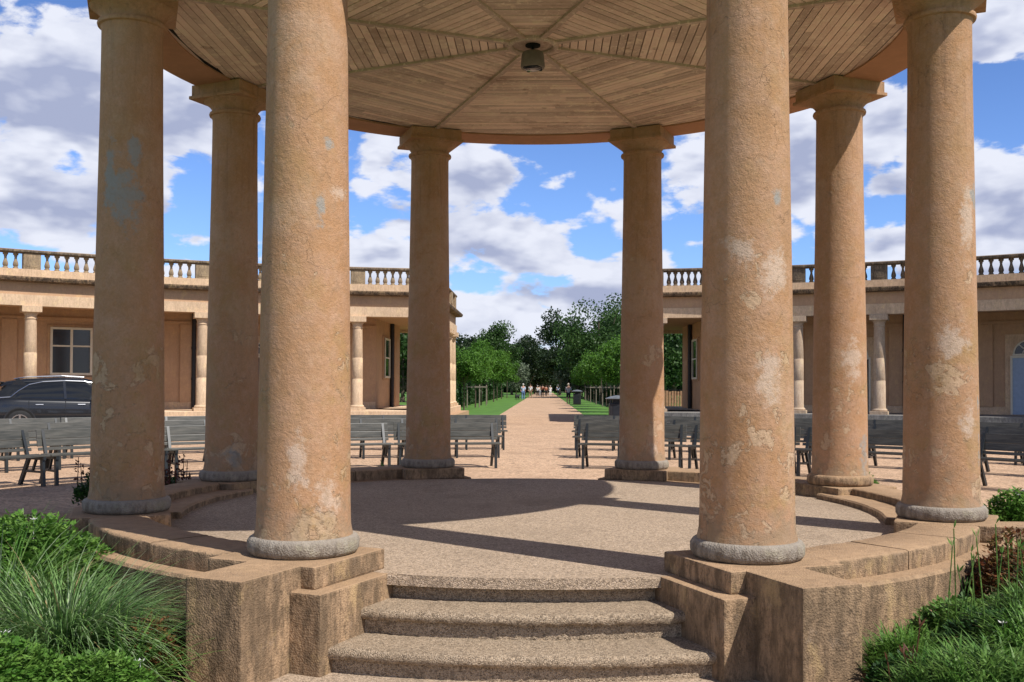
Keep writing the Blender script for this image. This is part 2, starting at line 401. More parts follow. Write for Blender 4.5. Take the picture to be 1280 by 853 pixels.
def sky_at(px, py):                # bearing and elevation of a direction
    v = f2+r3*((px-640)/1244.3)+u3*(-(py-426.5-33.81)/1244.3); v.normalize()
    return math.degrees(atan2(v.x, v.y)), math.degrees(math.asin(v.z))
yaw, pit, rol, sy = .0330, .0188, .0046, 33.81
fwd = Vector((-sin(yaw), cos(yaw), 0)); right = Vector((cos(yaw), sin(yaw), 0)); up = Vector((0,0,1))
f2 = fwd*cos(pit)+up*sin(pit); u2 = -fwd*sin(pit)+up*cos(pit)
r3 = right*cos(rol)+u2*sin(rol); u3 = -right*sin(rol)+u2*cos(rol)
BL_ = [(40,120,150,100,.16),(50,245,90,55,.15),(85,205,40,25,-.10),(232,140,60,60,.12),(235,245,45,40,-.16),(235,300,35,18,.10),(470,200,40,70,.08),(475,235,30,22,-.08),
       (600,215,60,45,.15),(660,185,60,18,-.12),(745,205,45,50,.08),(700,255,30,20,-.06),(640,300,90,60,.16),(740,300,50,22,-.10),(640,390,120,40,.16),(470,315,60,22,.12),
       (850,200,40,40,.10),(850,290,60,35,-.05),(855,325,50,20,-.12),(1000,225,40,60,.12),(1000,290,60,40,-.14),(1105,150,40,55,.14),(1105,265,40,22,-.13),(1110,235,35,20,.12),(1105,305,40,20,.10),(1245,40,50,40,.14),
       (1250,130,50,55,-.18),(1255,260,50,50,.14),(1250,305,50,14,-.12),(740,370,60,25,.12)]
BLOBS = [(*sky_at(x, y), w*.046, h*.046, a) for x, y, w, h, a in BL_]
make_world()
sl = bpy.data.lights.new('sun', 'SUN'); sl.energy = 5.0; sl.angle = rad(.55); sl.color = (1, .955, .90)
so = bpy.data.objects.new('sun', sl); COL.objects.link(so)
sd = Vector((sin(AZ)*cos(EL), cos(AZ)*cos(EL), sin(EL))); so.rotation_euler = sd.to_track_quat('Z', 'Y').to_euler(); so.location = (10,-10,20)

# ------------------------------------------------------------------ ground
def ground():
    bm = B(); X = 900; Y0 = -1.0
    pts = [(-X,-60,ZL),(X,-60,ZL),(X,Y0,ZL),(-X,Y0,ZL),(-X,Y0,ZG-.012),(X,Y0,ZG-.012),(X,1800,ZG-.012),(-X,1800,ZG-.012)]
    v = [bm.verts.new(p) for p in pts]
    for f in ((0,1,2,3),(3,2,5,4),(4,5,6,7)): bm.faces.new([v[i] for i in f])
    tag(finish('ground', bm, M['lawn']), kind='structure')
    # gravel plaza (half disc behind the terrace wall)
    bm = B(); out = [(-28.9, -.98)]
    for k in range(61):
        b = -92+184*k/60; out.append((29.2*sin(rad(b)), max(-.98, 29.2*cos(rad(b)))))
    out.append((28.9, -.98)); out = out[1:-1]
    bm.faces.new([bm.verts.new((x,y,ZG)) for x,y in out][::-1])
    fixn(bm); o = tag(finish('gravel_plaza', bm, M['gravel']), kind='structure')
    for s in (-1, 1):
        bm = B(); n = 40; a = [bm.verts.new(pol(20.6, s*(6.5+84*k/n), ZG+.004)) for k in range(n+1)]; c = [bm.verts.new(pol(28.7, s*(6.5+84*k/n), ZG+.004)) for k in range(n+1)]
        for k in range(n): bm.faces.new((a[k], a[k+1], c[k+1], c[k]))
        for f in bm.faces:
            f.normal_update()
            if f.normal.z < 0: f.normal_flip()
        tag(finish('asphalt_drive', bm, M['asphalt']), kind='structure')
    bm = B()
    v = [bm.verts.new(p) for p in ((-2.15,28.6,ZG+.004),(2.1,28.6,ZG+.004),(2.1,230,ZG+.004),(-2.15,230,ZG+.004))]; bm.faces.new(v)
    tag(finish('gravel_path', bm, M['gravel']), kind='structure')
    bm = B()
    v = [bm.verts.new(p) for p in ((-1.9,-16,ZL+.004),(1.9,-16,ZL+.004),(1.9,-3.0,ZL+.004),(-1.9,-3.0,ZL+.004))]; bm.faces.new(v)
    tag(finish('front_path', bm, M['floor']), kind='structure')
    for s in (-1, 1):
        bm = B(); nx, ny = 46, 36
        g = [[None]*(ny+1) for _ in range(nx+1)]
        for i in range(nx+1):
            for j in range(ny+1):
                x = s*(1.84+i*.16); y = -7.2+j*(6.0/ny)
                z = ZL+.02+.05*noise.noise((x*2,y*2,0))+.02*noise.noise((x*9,y*9,3))+.03
                if i == 0: z = ZL+.002
                g[i][j] = bm.verts.new((x,y,z))
        for i in range(nx):
            for j in range(ny): bm.faces.new((g[i][j],g[i+1][j],g[i+1][j+1],g[i][j+1]))
        fixn(bm); tag(finish('flower_bed_soil', bm, M['soil'], smooth=True), kind='structure')
ground()

# ------------------------------------------------------------------ terrace retaining walls
for s, lab in ((-1, 'low sandy retaining wall running left from the bandstand behind the grasses'), (1, 'low sandy retaining wall running right from the bandstand, above the russet plants')):
    w = thing('retaining_wall', (s*4.0, -1.0, ZL), 0, lab, 'wall')
    x0, x1 = sorted((s*3.60, s*30))
    bm = B(); box(bm, x0, x1, -1.13, -.85, ZL-.1, -1.19, bev=0); o = finish('wall_face', bm, M['stone_dark'], w, loc=(-s*4.0, 1.0, -ZL))
    bm = B()
    L = 1.4; x = 0
    while x < 26:
        a, b = sorted((s*(3.60+x), s*(3.60+x+L-.008))); box(bm, a, b, -1.16, -.82, -1.19, -1.085, bev=.012); x += L
    finish('coping', bm, M['stone'], w, loc=(-s*4.0, 1.0, -ZL))

# ------------------------------------------------------------------ bandstand
BS = thing('bandstand', (0,0,ZL), 0, 'round sandy bandstand with eight tall columns and boarded ceiling, raised on three steps', 'bandstand')
class Sub:
    pass
def bs(name, bm, m, parent=None, smooth=False, edge=None):
    fixn(bm)
    return finish(name, bm, m, parent or BS, smooth, None if parent else (0,0,-ZL), edge)
BEAR = dict(FL=-157.5, FR=157.5, ML=-112.5, MR=112.5, KL=-67.5, KR=67.5, BL=-22.5, BR=22.5)
# platform ring (ledge level)
def platform():
    bm = B()
    gap = 8.2
    # side arcs: from rear gap to front gap, both sides, plus the two 22.5..157.5 spans
    for s in (-1, 1):
        arc(bm, [(3.10, ZL-.05), (3.87, ZL-.05), (3.87, ZF-.02), (3.855, ZF), (3.10, ZF)], s*22.5, s*157.5, 72)
    bs('platform_wall', bm, M['stone'], smooth=True, edge=30)
    # floor: disc with curved front nosing
    bm = B(); out = []
    for k in range(49):
        b = -157.5-(202.5-157.5)*0
    n = 96
    for k in range(n):
        b = -180+360*k/n
        r = 3.13
        a = abs(b)
        if a > 157.5-6.6: r = 3.24
        if a > 164.5: r = 3.315
        if a < 22.5: r = 3.04
        out.append(pol(r, b).to_2d())
    prism(bm, [(p.x, p.y) for p in out], ZF-.062, ZF+.003)
    es = [e for e in bm.edges if all(v.co.z > ZF for v in e.verts) and len(e.link_faces) == 2]
    bmesh.ops.bevel(bm, geom=es, offset=.026, segments=3, profile=.5, affect='EDGES')
    bs('floor', bm, M['floor'])
    bm = B(); n = 64
    prism(bm, [tuple(pol(3.245 if abs(-180+360*k/n) > 150 else 2.98, -180+360*k/n).to_2d()) for k in range(n)], ZL-.05, ZF-.062)
    bs('floor_riser', bm, M['step'])
platform()
# steps: rounded nosing on a recessed riser
def step(rn, zt, hw, rear=False):
    zt0 = zt
    n = 28; half = math.degrees(math.asin(hw/rn)); bm = B()
    base = 180 if not rear else 0
    prof = [(rn-.55, zt0-.147), (rn-.045, zt0-.147), (rn-.045, zt0-.062), (rn-.012, zt0-.060), (rn, zt0-.042), (rn, zt0-.020), (rn-.010, zt0-.005), (rn-.028, zt0), (rn-.55, zt0)]
    arc(bm, prof, base-half, base+half, n*3, wob=.0032)
    return bs('step', bm, M['step'], smooth=True, edge=50)
step(3.59, ZF-.147, 1.02); step(3.91, ZF-.294, 1.12)
step(3.34, ZF-.147, .85, True)
# kerb wall between the columns (r 3.31..3.74)
def kerb(b0, b1, tint='stone', inner=False):
    n = 3; r = random.Random(int(b0*7))
    for k in range(n):
        u0, u1 = b0+(b1-b0)*k/n, b0+(b1-b0)*(k+1)/n; g = (.05 if b1 > b0 else -.05); dz = r.uniform(-.004, .003)
        bm = B(); arc(bm, [(3.31, ZF-.02), (3.735, ZF-.02), (3.738, ZP-.022+dz), (3.732, ZP-.008+dz), (3.715, ZP+dz), (3.33, ZP+dz), (3.314, ZP-.010+dz), (3.31, ZP-.022+dz)], u0+g, u1-g, 12, wob=.003)
        bs('kerb_wall', bm, M[tint], smooth=True, edge=50)
    if inner:
        bm = B(); arc(bm, [(3.04, ZF-.02), (3.30, ZF-.02), (3.30, ZF+.058), (3.055, ZF+.058), (3.04, ZF+.044)], b0-3 if b0 < b1 else b0+3, b1, 16, wob=.002)
        bs('kerb_step', bm, M[tint], smooth=True, edge=30)
D = 5.95
for s in (-1, 1):
    kerb(s*(22.5+D), s*(67.5-D)); kerb(s*(67.5+D), s*(112.5-D), inner=True); kerb(s*(112.5+D), s*(157.5-D))
# columns
def facing(b, px, py, w, h, kind):
    """surface point of a column, where the photograph shows a bare or pale patch"""
    c = pol(R, b); d = (c-CAM).to_2d(); dist = d.length; dn = d/dist
    right = Vector((dn.y, -dn.x))
    cx = 681+1244*(c.x-CAM.x)/(c.y-CAM.y)
    off = max(-.24, min(.24, (px-cx)*dist/1244)); r = .25
    p = -dn*sqrt(max(.001, r*r-off*off))+right*off
    z = (484-py)*(dist-.2)/1244-ZP
    return (p.x, p.y, z, w, h, kind)
patch = dict(
 ML=[(146,262,.15,.26,'g'),(158,212,.05,.16,'g'),(132,240,.06,.3,'g')],
 FL=[(405,187,.035,.035,'g'),(396,266,.035,.085,'g'),(420,245,.08,.05,'p'),(372,580,.07,.16,'p'),(405,625,.09,.12,'p')],
 FR=[(966,252,.035,.05,'g'),(926,318,.09,.09,'p'),(960,345,.10,.14,'p'),(955,470,.08,.2,'p')],
 MR=[(1197,285,.07,.28,'p'),(1205,262,.05,.12,'g'),(1180,430,.13,.14,'p'),(1195,520,.07,.16,'p'),(1220,540,.03,.4,'g')],
 KR=[(1070,570,.07,.3,'g'),(1060,450,.1,.25,'p')], KL=[(290,570,.1,.12,'g')], BL=[], BR=[(815,560,.08,.1,'p')])
SHAFT = [(.293,.105),(.288,.13),(.280,.17),(.2765,.30),(.271,.9),(.263,1.5),(.253,2.1),(.244,2.7),(.237,3.2),(.233,3.62),(.232,3.80),(.242,3.835),(.262,3.842),(.267,3.858),(.262,3.874),(.236,3.882),(.236,3.905),(.250,3.93),(.272,3.955),(.300,3.975),(.322,3.99),(.326,4.0)]
TOR = [(.30,0.0),(.318,.008),(.331,.03),(.332,.052),(.331,.076),(.318,.098),(.302,.108)]
for i, (k, b) in enumerate(BEAR.items()):
    c = pol(R, b, ZP)
    m = column_mat('column_paint_'+k, [facing(b, *q) for q in patch[k]], i*2.37)
    bm = B()
    prof = []
    for (r0,z0),(r1,z1) in zip(SHAFT, SHAFT[1:]):
        n = max(1, int((z1-z0)/.07)); prof += [(r0+(r1-r0)*j/n, z0+(z1-z0)*j/n) for j in range(n)]
    prof.append(SHAFT[-1]); lathe(bm, prof, 64)
    rs = random.Random(i)
    for v in bm.verts:
        if .2 < v.co.z < 3.8:
            q = 1+.006*noise.noise(Vector((v.co.x*2.5+i*9, v.co.y*2.5, v.co.z*1.6)))
            v.co.x *= q; v.co.y *= q
    col = finish('column', bm, m, BS, True, (c.x, c.y, c.z-ZL), 40)
    bm = B(); lathe(bm, TOR, 56)
    for v in bm.verts:
        q = 1+.014*noise.noise(v.co*11+Vector((i*5,0,0))); v.co.x *= q; v.co.y *= q
    finish('base_ring', bm, M['torus'] if k not in ('KR',) else M['stone'], col, True, edge=60)
    Mr = radial(b)
    bm = B(); box(bm, -.315, .315, -.315, .315, 4.012, 4.145, Mr, .006)
    box(bm, -.335, .335, -.335, .335, 3.995, 4.03, Mr, .006)
    fixn(bm); finish('capital', bm, m, col)
    bm = B(); box(bm, R-.32, R+.41, -.375, .375, ZF+.001, ZP, Mr, .014)
    for v in bm.verts: v.co += Vector((noise.noise(v.co*7), noise.noise(v.co*7+Vector((3,3,3))), 0))*.006
    bs('plinth', bm, M['stone'])
# piers
for s, b in ((-1, -157.5), (1, 157.5)):
    Mr = radial(b)
    a, c = sorted((s*.478, -s*.40))
    bm = B(); box(bm, 2.85, 3.955, a, c, ZL-.05, ZF+.002, Mr, .012); bs('step_cheek', bm, M['stone'])
    a, c = sorted((s*.28, -s*.085))
    bm = B(); box(bm, 3.80, 4.355, a, c, ZL-.05, ZP+.001, Mr, .012)
    bs('front_pier', bm, M['stone'])
for b in (-112.5, 112.5, -67.5, 67.5, -22.5, 22.5):
    Mr = radial(b); bm = B(); box(bm, 3.2, 3.965, -.485, .485, ZL-.05, ZF+.002, Mr, .012); bs('pier_base', bm, M['stone'])
# entablature ring, roof
bm = B()
arc(bm, [(3.27,3.143),(3.73,3.143),(3.73,3.28),(3.76,3.29),(3.76,3.33),(3.73,3.34),(3.73,3.62),(3.86,3.74),(3.99,3.80),(3.99,3.90),(3.27,3.90)], 0, 360, 128)
bs('entablature', bm, M['beam'], smooth=True, edge=30)
bm = B(); lathe(bm, [(3.95,3.90),(3.93,3.96),(3.4,4.12),(2.3,4.32),(1.1,4.42),(.01,4.45)], 64, cap=False); bs('roof', bm, M['copper'], smooth=True)
# boarded ceiling
def board_mat():
    t = NT('old_ceiling_boards')
    at = t.n('ShaderNodeAttribute', attribute_name='board'); at.attribute_type = 'GEOMETRY'
    u = t.n('ShaderNodeUVMap') if False else None
    f = t.noise(5.5, 7, .7); g = t.noise(1.1, 4, .6); h = t.noise(38, 5, .7)
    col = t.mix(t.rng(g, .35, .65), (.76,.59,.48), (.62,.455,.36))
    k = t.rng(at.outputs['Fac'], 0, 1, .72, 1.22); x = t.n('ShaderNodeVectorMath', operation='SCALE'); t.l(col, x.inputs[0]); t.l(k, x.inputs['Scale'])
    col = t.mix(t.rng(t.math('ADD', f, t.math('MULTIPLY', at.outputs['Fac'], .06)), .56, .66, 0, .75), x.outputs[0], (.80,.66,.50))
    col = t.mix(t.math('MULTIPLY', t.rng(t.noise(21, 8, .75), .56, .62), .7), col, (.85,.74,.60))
    col = t.mix(t.math('MULTIPLY', t.rng(t.noise(1.6, 7, .7), .56, .66), .5), col, (.30,.19,.13))
    col = t.mix(t.rng(t.noise(2.7, 8, .75), .60, .70, 0, .8), col, (.28,.17,.11))
    return t.done(col, .8, t.bump(h, .5, .006), .2)
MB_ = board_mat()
bm = B(); ly = bm.faces.layers.float.new('board'); T = math.tan(rad(22.5)); w = .074
rb = random.Random(3)
for k in range(8):
    Mr = radial(k*45)
    a = .20
    while a < 3.37:
        b1 = min(a+w-.009, 3.395); t0, t1 = a*T-.006, b1*T-.006; d = rb.uniform(0, .004)
        zs = 3.16+d
        # split every board in lengths, with slight sag and colour of its own
        cuts = sorted([-1, 1]+([rb.uniform(-.5,.5)] if a > 1.2 else []))
        for c0, c1 in zip(cuts, cuts[1:]):
            v = [bm.verts.new(Mr @ Vector(p)) for p in ((a,c0*t0,zs),(b1,c0*t1,zs),(b1,c1*t1-(.003 if c1<1 else 0),zs),(a,c1*t0-(.003 if c1<1 else 0),zs),
                 (a,c0*t0,zs+.03),(b1,c0*t1,zs+.03),(b1,c1*t1,zs+.03),(a,c1*t0,zs+.03))]
            sh = rb.random()
            for f in ((3,2,1,0),(4,5,6,7),(0,1,5,4),(1,2,6,5),(2,3,7,6),(3,0,4,7)):
                q = bm.faces.new([v[i] for i in f]); q[ly] = sh
        a += w
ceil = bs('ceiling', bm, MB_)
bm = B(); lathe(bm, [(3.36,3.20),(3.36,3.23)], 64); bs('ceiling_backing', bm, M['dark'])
bm = B(); arc(bm, [(3.225,3.163),(3.272,3.163),(3.272,3.178),(3.225,3.178)], 0, 360, 96); bs('painted_gap_shade', bm, M['dark'])  # solid dark ring, its colour stands in for shade in the ceiling-edge recess
for k in range(8):
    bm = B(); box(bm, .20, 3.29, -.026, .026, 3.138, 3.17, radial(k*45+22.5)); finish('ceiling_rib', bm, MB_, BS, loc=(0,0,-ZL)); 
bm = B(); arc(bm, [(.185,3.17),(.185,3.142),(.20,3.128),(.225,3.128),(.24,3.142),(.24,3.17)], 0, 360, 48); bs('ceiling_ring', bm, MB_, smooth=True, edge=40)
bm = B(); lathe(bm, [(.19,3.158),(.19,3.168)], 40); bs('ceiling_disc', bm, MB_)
lp = thing('ceiling_lamp', (0,0,3.157), 0, 'small round bulkhead lamp hanging at the centre of the boarded ceiling', 'lamp')
bm = B(); lathe(bm, [(.05,-.02),(.07,-.012),(.07,0)], 24); finish('ceiling_mount', bm, M['dark'], lp, True, edge=30)
bm = B(); lathe(bm, [(.012,-.075),(.012,-.01)], 8); finish('stem', bm, M['dark'], lp)
bm = B(); lathe(bm, [(.088,-.215),(.108,-.213),(.112,-.20),(.104,-.10),(.095,-.075),(.07,-.062),(.02,-.06)], 32); finish('lamp_housing', bm, M['lamp'], lp, True, edge=40)
bm = B(); lathe(bm, [(.055,-.232),(.078,-.224),(.086,-.216)], 24); finish('lamp_lens', bm, M['glass'], lp, True)
for a in range(4):
    bm = B(); box(bm, -.012, .012, .078, .094, -.228, -.212, Matrix.Rotation(a*pi/2+.5, 4, 'Z')); finish('lamp_clip', bm, M['iron'], lp)

# ------------------------------------------------------------------ colonnade buildings
ZB = -.93; RB = 29.5
def smooth_end(o): return o
def building(s, off, label):
    """s = -1 left, +1 right"""
    T_ = thing('colonnade_building', (s*12, 30, ZG), 0, label, 'building')
    inv = Vector((-s*12, -30, -ZG))
    def part(name, bm, m, parent=None, smooth=False, edge=None):
        fixn(bm); return finish(name, bm, m, parent or T_, smooth, inv if parent is None else None, edge)
    B0 = 8.0; B1 = 13.8+off+5.5*6.4
    cols = [13.8+off+5.5*k for k in range(7)]
    xe = 4.48                                   # the end face beside the avenue
    def sweep(prof, n=56, close_end=True, rearz=None):
        """profile (outset,z) swept along the curved front and then round the end face"""
        bm = B(); rings = []
        for k in range(n+1):
            b = B1+(math.degrees(math.asin(xe/RB))-B1)*k/n
            last = k == n
            ring = []
            for o_, z in prof:
                r = RB-o_
                if last:
                    x = xe-o_; y = sqrt(r*r-x*x)
                    ring.append(bm.verts.new((s*x, y, z)))
                else: ring.append(bm.verts.new((s*r*sin(rad(b)), r*cos(rad(b)), z)))
            rings.append(ring)
        rings.append([bm.verts.new((s*(xe-o_), 40+o_, z)) for o_, z in prof])
        rings.append([bm.verts.new((s*14, 40+o_*1.0, z)) for o_, z in prof])
        m = len(prof)
        for a, c in zip(rings, rings[1:]):
            for j in range(m): bm.faces.new((a[j], a[(j+1)%m], c[(j+1)%m], c[j]))
        bm.faces.new(rings[0]); bm.faces.new(rings[-1][::-1])
        return bm
    part('podium', sweep([(-12 if False else -.0-3.4,ZG-.1),(.42,ZG-.1),(.42,ZB-.02),(.40,ZB),(-3.4,ZB)]), M['b_trim'] if s < 0 else M['podium'])
    part('podium_step', sweep([(.40,ZG-.1),(.80,ZG-.1),(.80,ZG+.22),(.40,ZG+.22)]), M['b_wall'] if s < 0 else M['podium'])
    part('architrave', sweep([(-.22,2.65),(.22,2.65),(.22,3.02),(-.22,3.02)]), M['b_trim'])
    part('frieze', sweep([(-.2,3.0201),(.17,3.0201),(.17,3.44),(-.2,3.44)]), M['b_wall'])
    part('cornice', sweep([(-.2,3.4401),(.30,3.4401),(.46,3.47),(.50,3.55),(.50,3.60),(-.2,3.60)]), M['b_corn'])
    part('balustrade_plinth', sweep([(-.12,3.6001),(.20,3.6001),(.20,3.88),(-.12,3.88)]), M['b_trim'])
    part('balustrade_rail', sweep([(-.14,4.42),(.20,4.42),(.23,4.45),(.23,4.51),(.16,4.54),(-.14,4.54)]), M['b_rail'] if s < 0 else M['b_rail_r'])
    # back wall of the colonnade, side wall beside the avenue, roof
    bw = 12.2+off*.5
    RW = 32.3
    bm = B(); arc(bm, [(RW,ZB),(RW+.4,ZB),(RW+.4,2.80),(RW,2.80)], s*bw, s*B1, 40); wall = part('wall', bm, M['b_wall'])
    c0 = pol(RW, s*bw)
    bm = B(); x0, x1 = sorted((c0.x, c0.x+s*.35)); box(bm, x0, x1, c0.y-.005, 37.4, ZB, 2.80); side = part('side_wall', bm, M['b_wall'])
    # roof slab
    bm = B(); out = []
    for k in range(31):
        b = B1+(math.degrees(math.asin(xe/RB))-B1)*k/30; out.append((s*(RB+.15)*sin(rad(b)), (RB+.15)*cos(rad(b))))
    out += [(s*(xe+.15), 39.9), (s*12, 39.9)]
    for k in range(12):
        b = 17+(B1-17)*k/11; out.append((s*41*sin(rad(b)), 41*cos(rad(b))))
    prism(bm, out, 2.8001, 3.3); part('ceiling_slab', bm, M['b_wall'])
    # skirting / cornice band on wall
    bm = B(); arc(bm, [(RW-.05,ZB+.001),(RW-.001,ZB+.001),(RW-.001,ZB+.28),(RW-.05,ZB+.28)], s*(bw), s*B1, 40); part('wall_base', bm, M['b_trim'])
    bm = B(); arc(bm, [(RW-.06,2.36),(RW-.001,2.36),(RW-.001,2.48),(RW-.06,2.48)], s*(bw), s*B1, 40); part('wall_band', bm, M['b_wall'])
    # columns of the front, corner pair and end face
    cm = M['b_trim'] if s < 0 else M['b_white']
    bmc = B(); lathe(bmc, [(.26,.12),(.275,.15),(.26,.19),(.225,.21),(.215,.26),(.213,1.2),(.205,1.21),(.205,1.22),(.212,1.23),(.208,2.0),(.200,2.01),(.200,2.02),(.206,2.03),(.185,3.06),(.182,3.14),(.205,3.15),(.205,3.18),(.185,3.19),(.19,3.26),(.23,3.34),(.27,3.37)], 20)
    proto = finish('column', bmc, cm, T_, True, None, 40)
    bmb = B(); box(bmb, -.31, .31, -.31, .31, 0, .12, None, .01); pb = finish('base', bmb, cm, proto)
    bmb = B(); box(bmb, -.31, .31, -.31, .31, 3.37, 3.579, None, .01); pc = finish('capital', bmb, cm, proto)
    spots = [(RB*s*sin(rad(b)), RB*cos(rad(b)), -s*rad(b)) for b in cols]
    spots += [(s*4.46, 29.15, 0), (s*4.46, 33.0, 0), (s*4.42, 36.3, 0), (s*4.42, 37.5, 0), (s*4.46, 39.7, 0), (s*9.6, 39.7, 0)]
    for i, (x, y, rz) in enumerate(spots):
        c = proto if i == 0 else copy_tree(proto, T_)
        c.location = Vector((x, y, ZB))+inv; c.rotation_euler = (0,0,rz)
    # pedestals and balusters
    bmp = B(); box(bmp, -.27, .27, -.17, .19, 3.88, 4.4195, None, .006); box(bmp, -.16, .16, -.18, -.16, 3.96, 4.34, None, .006)
    ped = finish('pedestal', bmp, M['b_balu' if s < 0 else 'b_balu_r'], T_)
    for i, (x, y, rz) in enumerate(spots[:9]+spots[10:12]):
        c = ped if i == 0 else ped.copy()
        if i: COL.objects.link(c)
        c.parent = T_; c.location = Vector((x, y, 0))+inv
        if i >= 7: rz = s*pi/2*(1 if s > 0 else 1)
        c.rotation_euler = (0,0,rz)
    bml = B(); lathe(bml, [(.085,0),(.085,.05),(.06,.07),(.085,.11),(.088,.16),(.075,.22),(.045,.32),(.038,.38),(.055,.43),(.05,.45),(.085,.47),(.085,.54)], 10)
    bal = finish('baluster', bml, M['b_balu' if s < 0 else 'b_balu_r'], T_, True, None, 45); first = True
    bs_ = [8.65]+cols
    pos = []
    for a, b in zip(bs_, bs_[1:]):
        n = 7
        for j in range(n):
            t = (j+1)/(n+1)
            g = .27/RB*57.3*.65; q = a+g+(b-a-2*g)*t
            pos.append((s*RB*sin(rad(q)), RB*cos(rad(q))))
    for y in [29.9+.34*j for j in range(8)]+[33.35+.34*j for j in range(8)]+[37.9+.34*j for j in range(5)]: pos.append((s*4.48, y))
    for x, y in pos:
        c = bal if first else bal.copy()
        if not first: COL.objects.link(c)
        first = False; c.parent = T_; c.location = Vector((x, y, 3.88))+inv
    # pilasters on the wall behind each column
    def wbox(b, w, d, z0, z1, name, m, parent=None, dr=0):
        bm = B(); box(bm, RW-d-dr, RW-.001-dr, -w/2, w/2, z0, z1, radial(s*b), .004)
        return part(name, bm, m, parent)
    for b in cols:
        wbox(b+.55, .5, .09, ZB+.28, 2.36, 'pilaster', M['b_wall'])
    def pipe(b):
        bm = B(); tube(bm, [pol(RW-.12, s*b, ZB+.02), pol(RW-.12, s*b, 2.8)], .085, 10)
        for z in (.2, 1.4): lathe(bm, [(.10,z),(.10,z+.1)], 10, tuple(pol(RW-.12, s*b).to_2d()))
        part('downpipe', bm, M['iron'], smooth=True, edge=40)
    def window(b, w=1.32, z0=.42, z1=2.06):
        fr = wbox(b, w+.30, .05, z0-.16, z1+.14, 'window', M['b_wall'])
        def sub(name, y0, y1, a, c, d0, d1, m):
            bm = B(); box(bm, RW-d1, RW-d0, y0, y1, a, c, radial(s*b)); fixn(bm); return finish(name, bm, m, fr)
        sub('pane', -w/2, w/2, z0, z1, .051, .062, M['glass'])
        for nm, q in (('frame', [(-w/2-.06,-w/2+.02,z0-.06,z1+.06),(w/2-.02,w/2+.06,z0-.06,z1+.06),(-w/2+.02,w/2-.02,z0-.06,z0+.02),(-w/2+.02,w/2-.02,z1-.02,z1+.06)]),
                      ('glazing_bar', [(-.045,.045,z0+.02,z1-.02),(-w/2+.02,-.0451,z1-.66,z1-.60),(.0451,w/2-.02,z1-.66,z1-.60)])):
            bm = B()
            for y0,y1,a,c in q: box(bm, RW-.09, RW-.0625, y0, y1, a, c, radial(s*b))
            fixn(bm); finish(nm, bm, M['frame'], fr)
        sub('sill', -w/2-.2, w/2+.2, z0-.22, z0-.14, .05, .16, M['b_wall'])
    def door(b, m, w=1.15, zt=1.12):
        sr = wbox(b, w+.5, .05, ZB+.001, 1.98, 'door_surround', M['b_trim'])
        bm = B(); box(bm, RW-.068, RW-.051, -w/2, w/2, ZB+.01, zt, radial(s*b))
        for z0, z1 in ((ZB+.12, -.35), (-.28, .95)):
            for y0, y1 in ((-w/2+.07, -.04), (.04, w/2-.07)): box(bm, RW-.078, RW-.0685, y0, y1, z0, z1, radial(s*b))
        dr = part('door', bm, m)
        bm = B(); tube(bm, [radial(s*b) @ Vector((RW-.12, -.06, -.32)), radial(s*b) @ Vector((RW-.07, -.06, -.32))], .03, 8); fixn(bm); finish('handle', bm, M['iron'], dr, loc=None)
        bm = B()
        for y0, y1, z0, z1 in ((-w/2-.07,-w/2,ZB,zt+.08),(w/2,w/2+.07,ZB,zt+.08),(-w/2,w/2,zt,zt+.08)): box(bm, RW-.10, RW-.051, y0, y1, z0, z1, radial(s*b))
        part('door_frame', bm, M['frame'])
        # fanlight
        bm = B(); rr = w/2-.04; pts = [(0, 0)]+[(rr*cos(pi*k/16), rr*.95*sin(pi*k/16)) for k in range(17)]
        Mr = radial(s*b)
        bm.faces.new([bm.verts.new(Mr @ Vector((RW-.055, y, zt+.14+z))) for y, z in pts[1:]])
        fl = part('fanlight', bm, M['glass'])
        bm = B()
        for k in range(16):
            a0, a1 = pi*k/16, pi*(k+1)/16
            bar(bm, Mr @ Vector((RW-.07, rr*cos(a0), zt+.14+rr*.95*sin(a0))), Mr @ Vector((RW-.07, rr*cos(a1), zt+.14+rr*.95*sin(a1))), .05, .05)
        for k in range(1, 4): bar(bm, Mr @ Vector((RW-.07, 0, zt+.14)), Mr @ Vector((RW-.07, rr*cos(pi*k/4), zt+.14+rr*.95*sin(pi*k/4))), .03, .03)
        for k in range(8):
            a0, a1 = pi*k/8, pi*(k+1)/8
            bar(bm, Mr @ Vector((RW-.07, .45*rr*cos(a0), zt+.14+.43*rr*sin(a0))), Mr @ Vector((RW-.07, .45*rr*cos(a1), zt+.14+.43*rr*sin(a1))), .03, .03)
        bar(bm, Mr @ Vector((RW-.07, -w/2, zt+.12)), Mr @ Vector((RW-.07, w/2, zt+.12)), .05, .06)
        fixn(bm); finish('glazing_bar', bm, M['frame'], fl)
    for b in FEAT[s]['pipe']: pipe(b)
    for b in FEAT[s]['window']: window(b)
    for b, m in FEAT[s]['door']: door(b, m)
    # narrow window, pilaster and pipe on the side wall beside the open end bay
    bm = B(); xs = c0.x-s*.001
    a, b = sorted((xs, xs-s*.06)); box(bm, a, b, 33.2, 34.9, .3, 2.15); sw = part('window', bm, M['b_wall'])
    bm = B(); a, b = sorted((xs-s*.061, xs-s*.075)); box(bm, a, b, 33.45, 34.65, .42, 2.02); fixn(bm); finish('pane', bm, M['glass'], sw)
    bm = B(); a, b = sorted((xs-s*.076, xs-s*.11))
    for y0,y1,z0,z1 in ((33.37,33.47,.36,2.08),(34.63,34.73,.36,2.08),(33.47,34.63,.36,.44),(33.47,34.63,2.0,2.08),(33.47,34.63,1.2,1.26)): box(bm, a, b, y0, y1, z0, z1)
    fixn(bm); finish('frame', bm, M['frame'], sw)
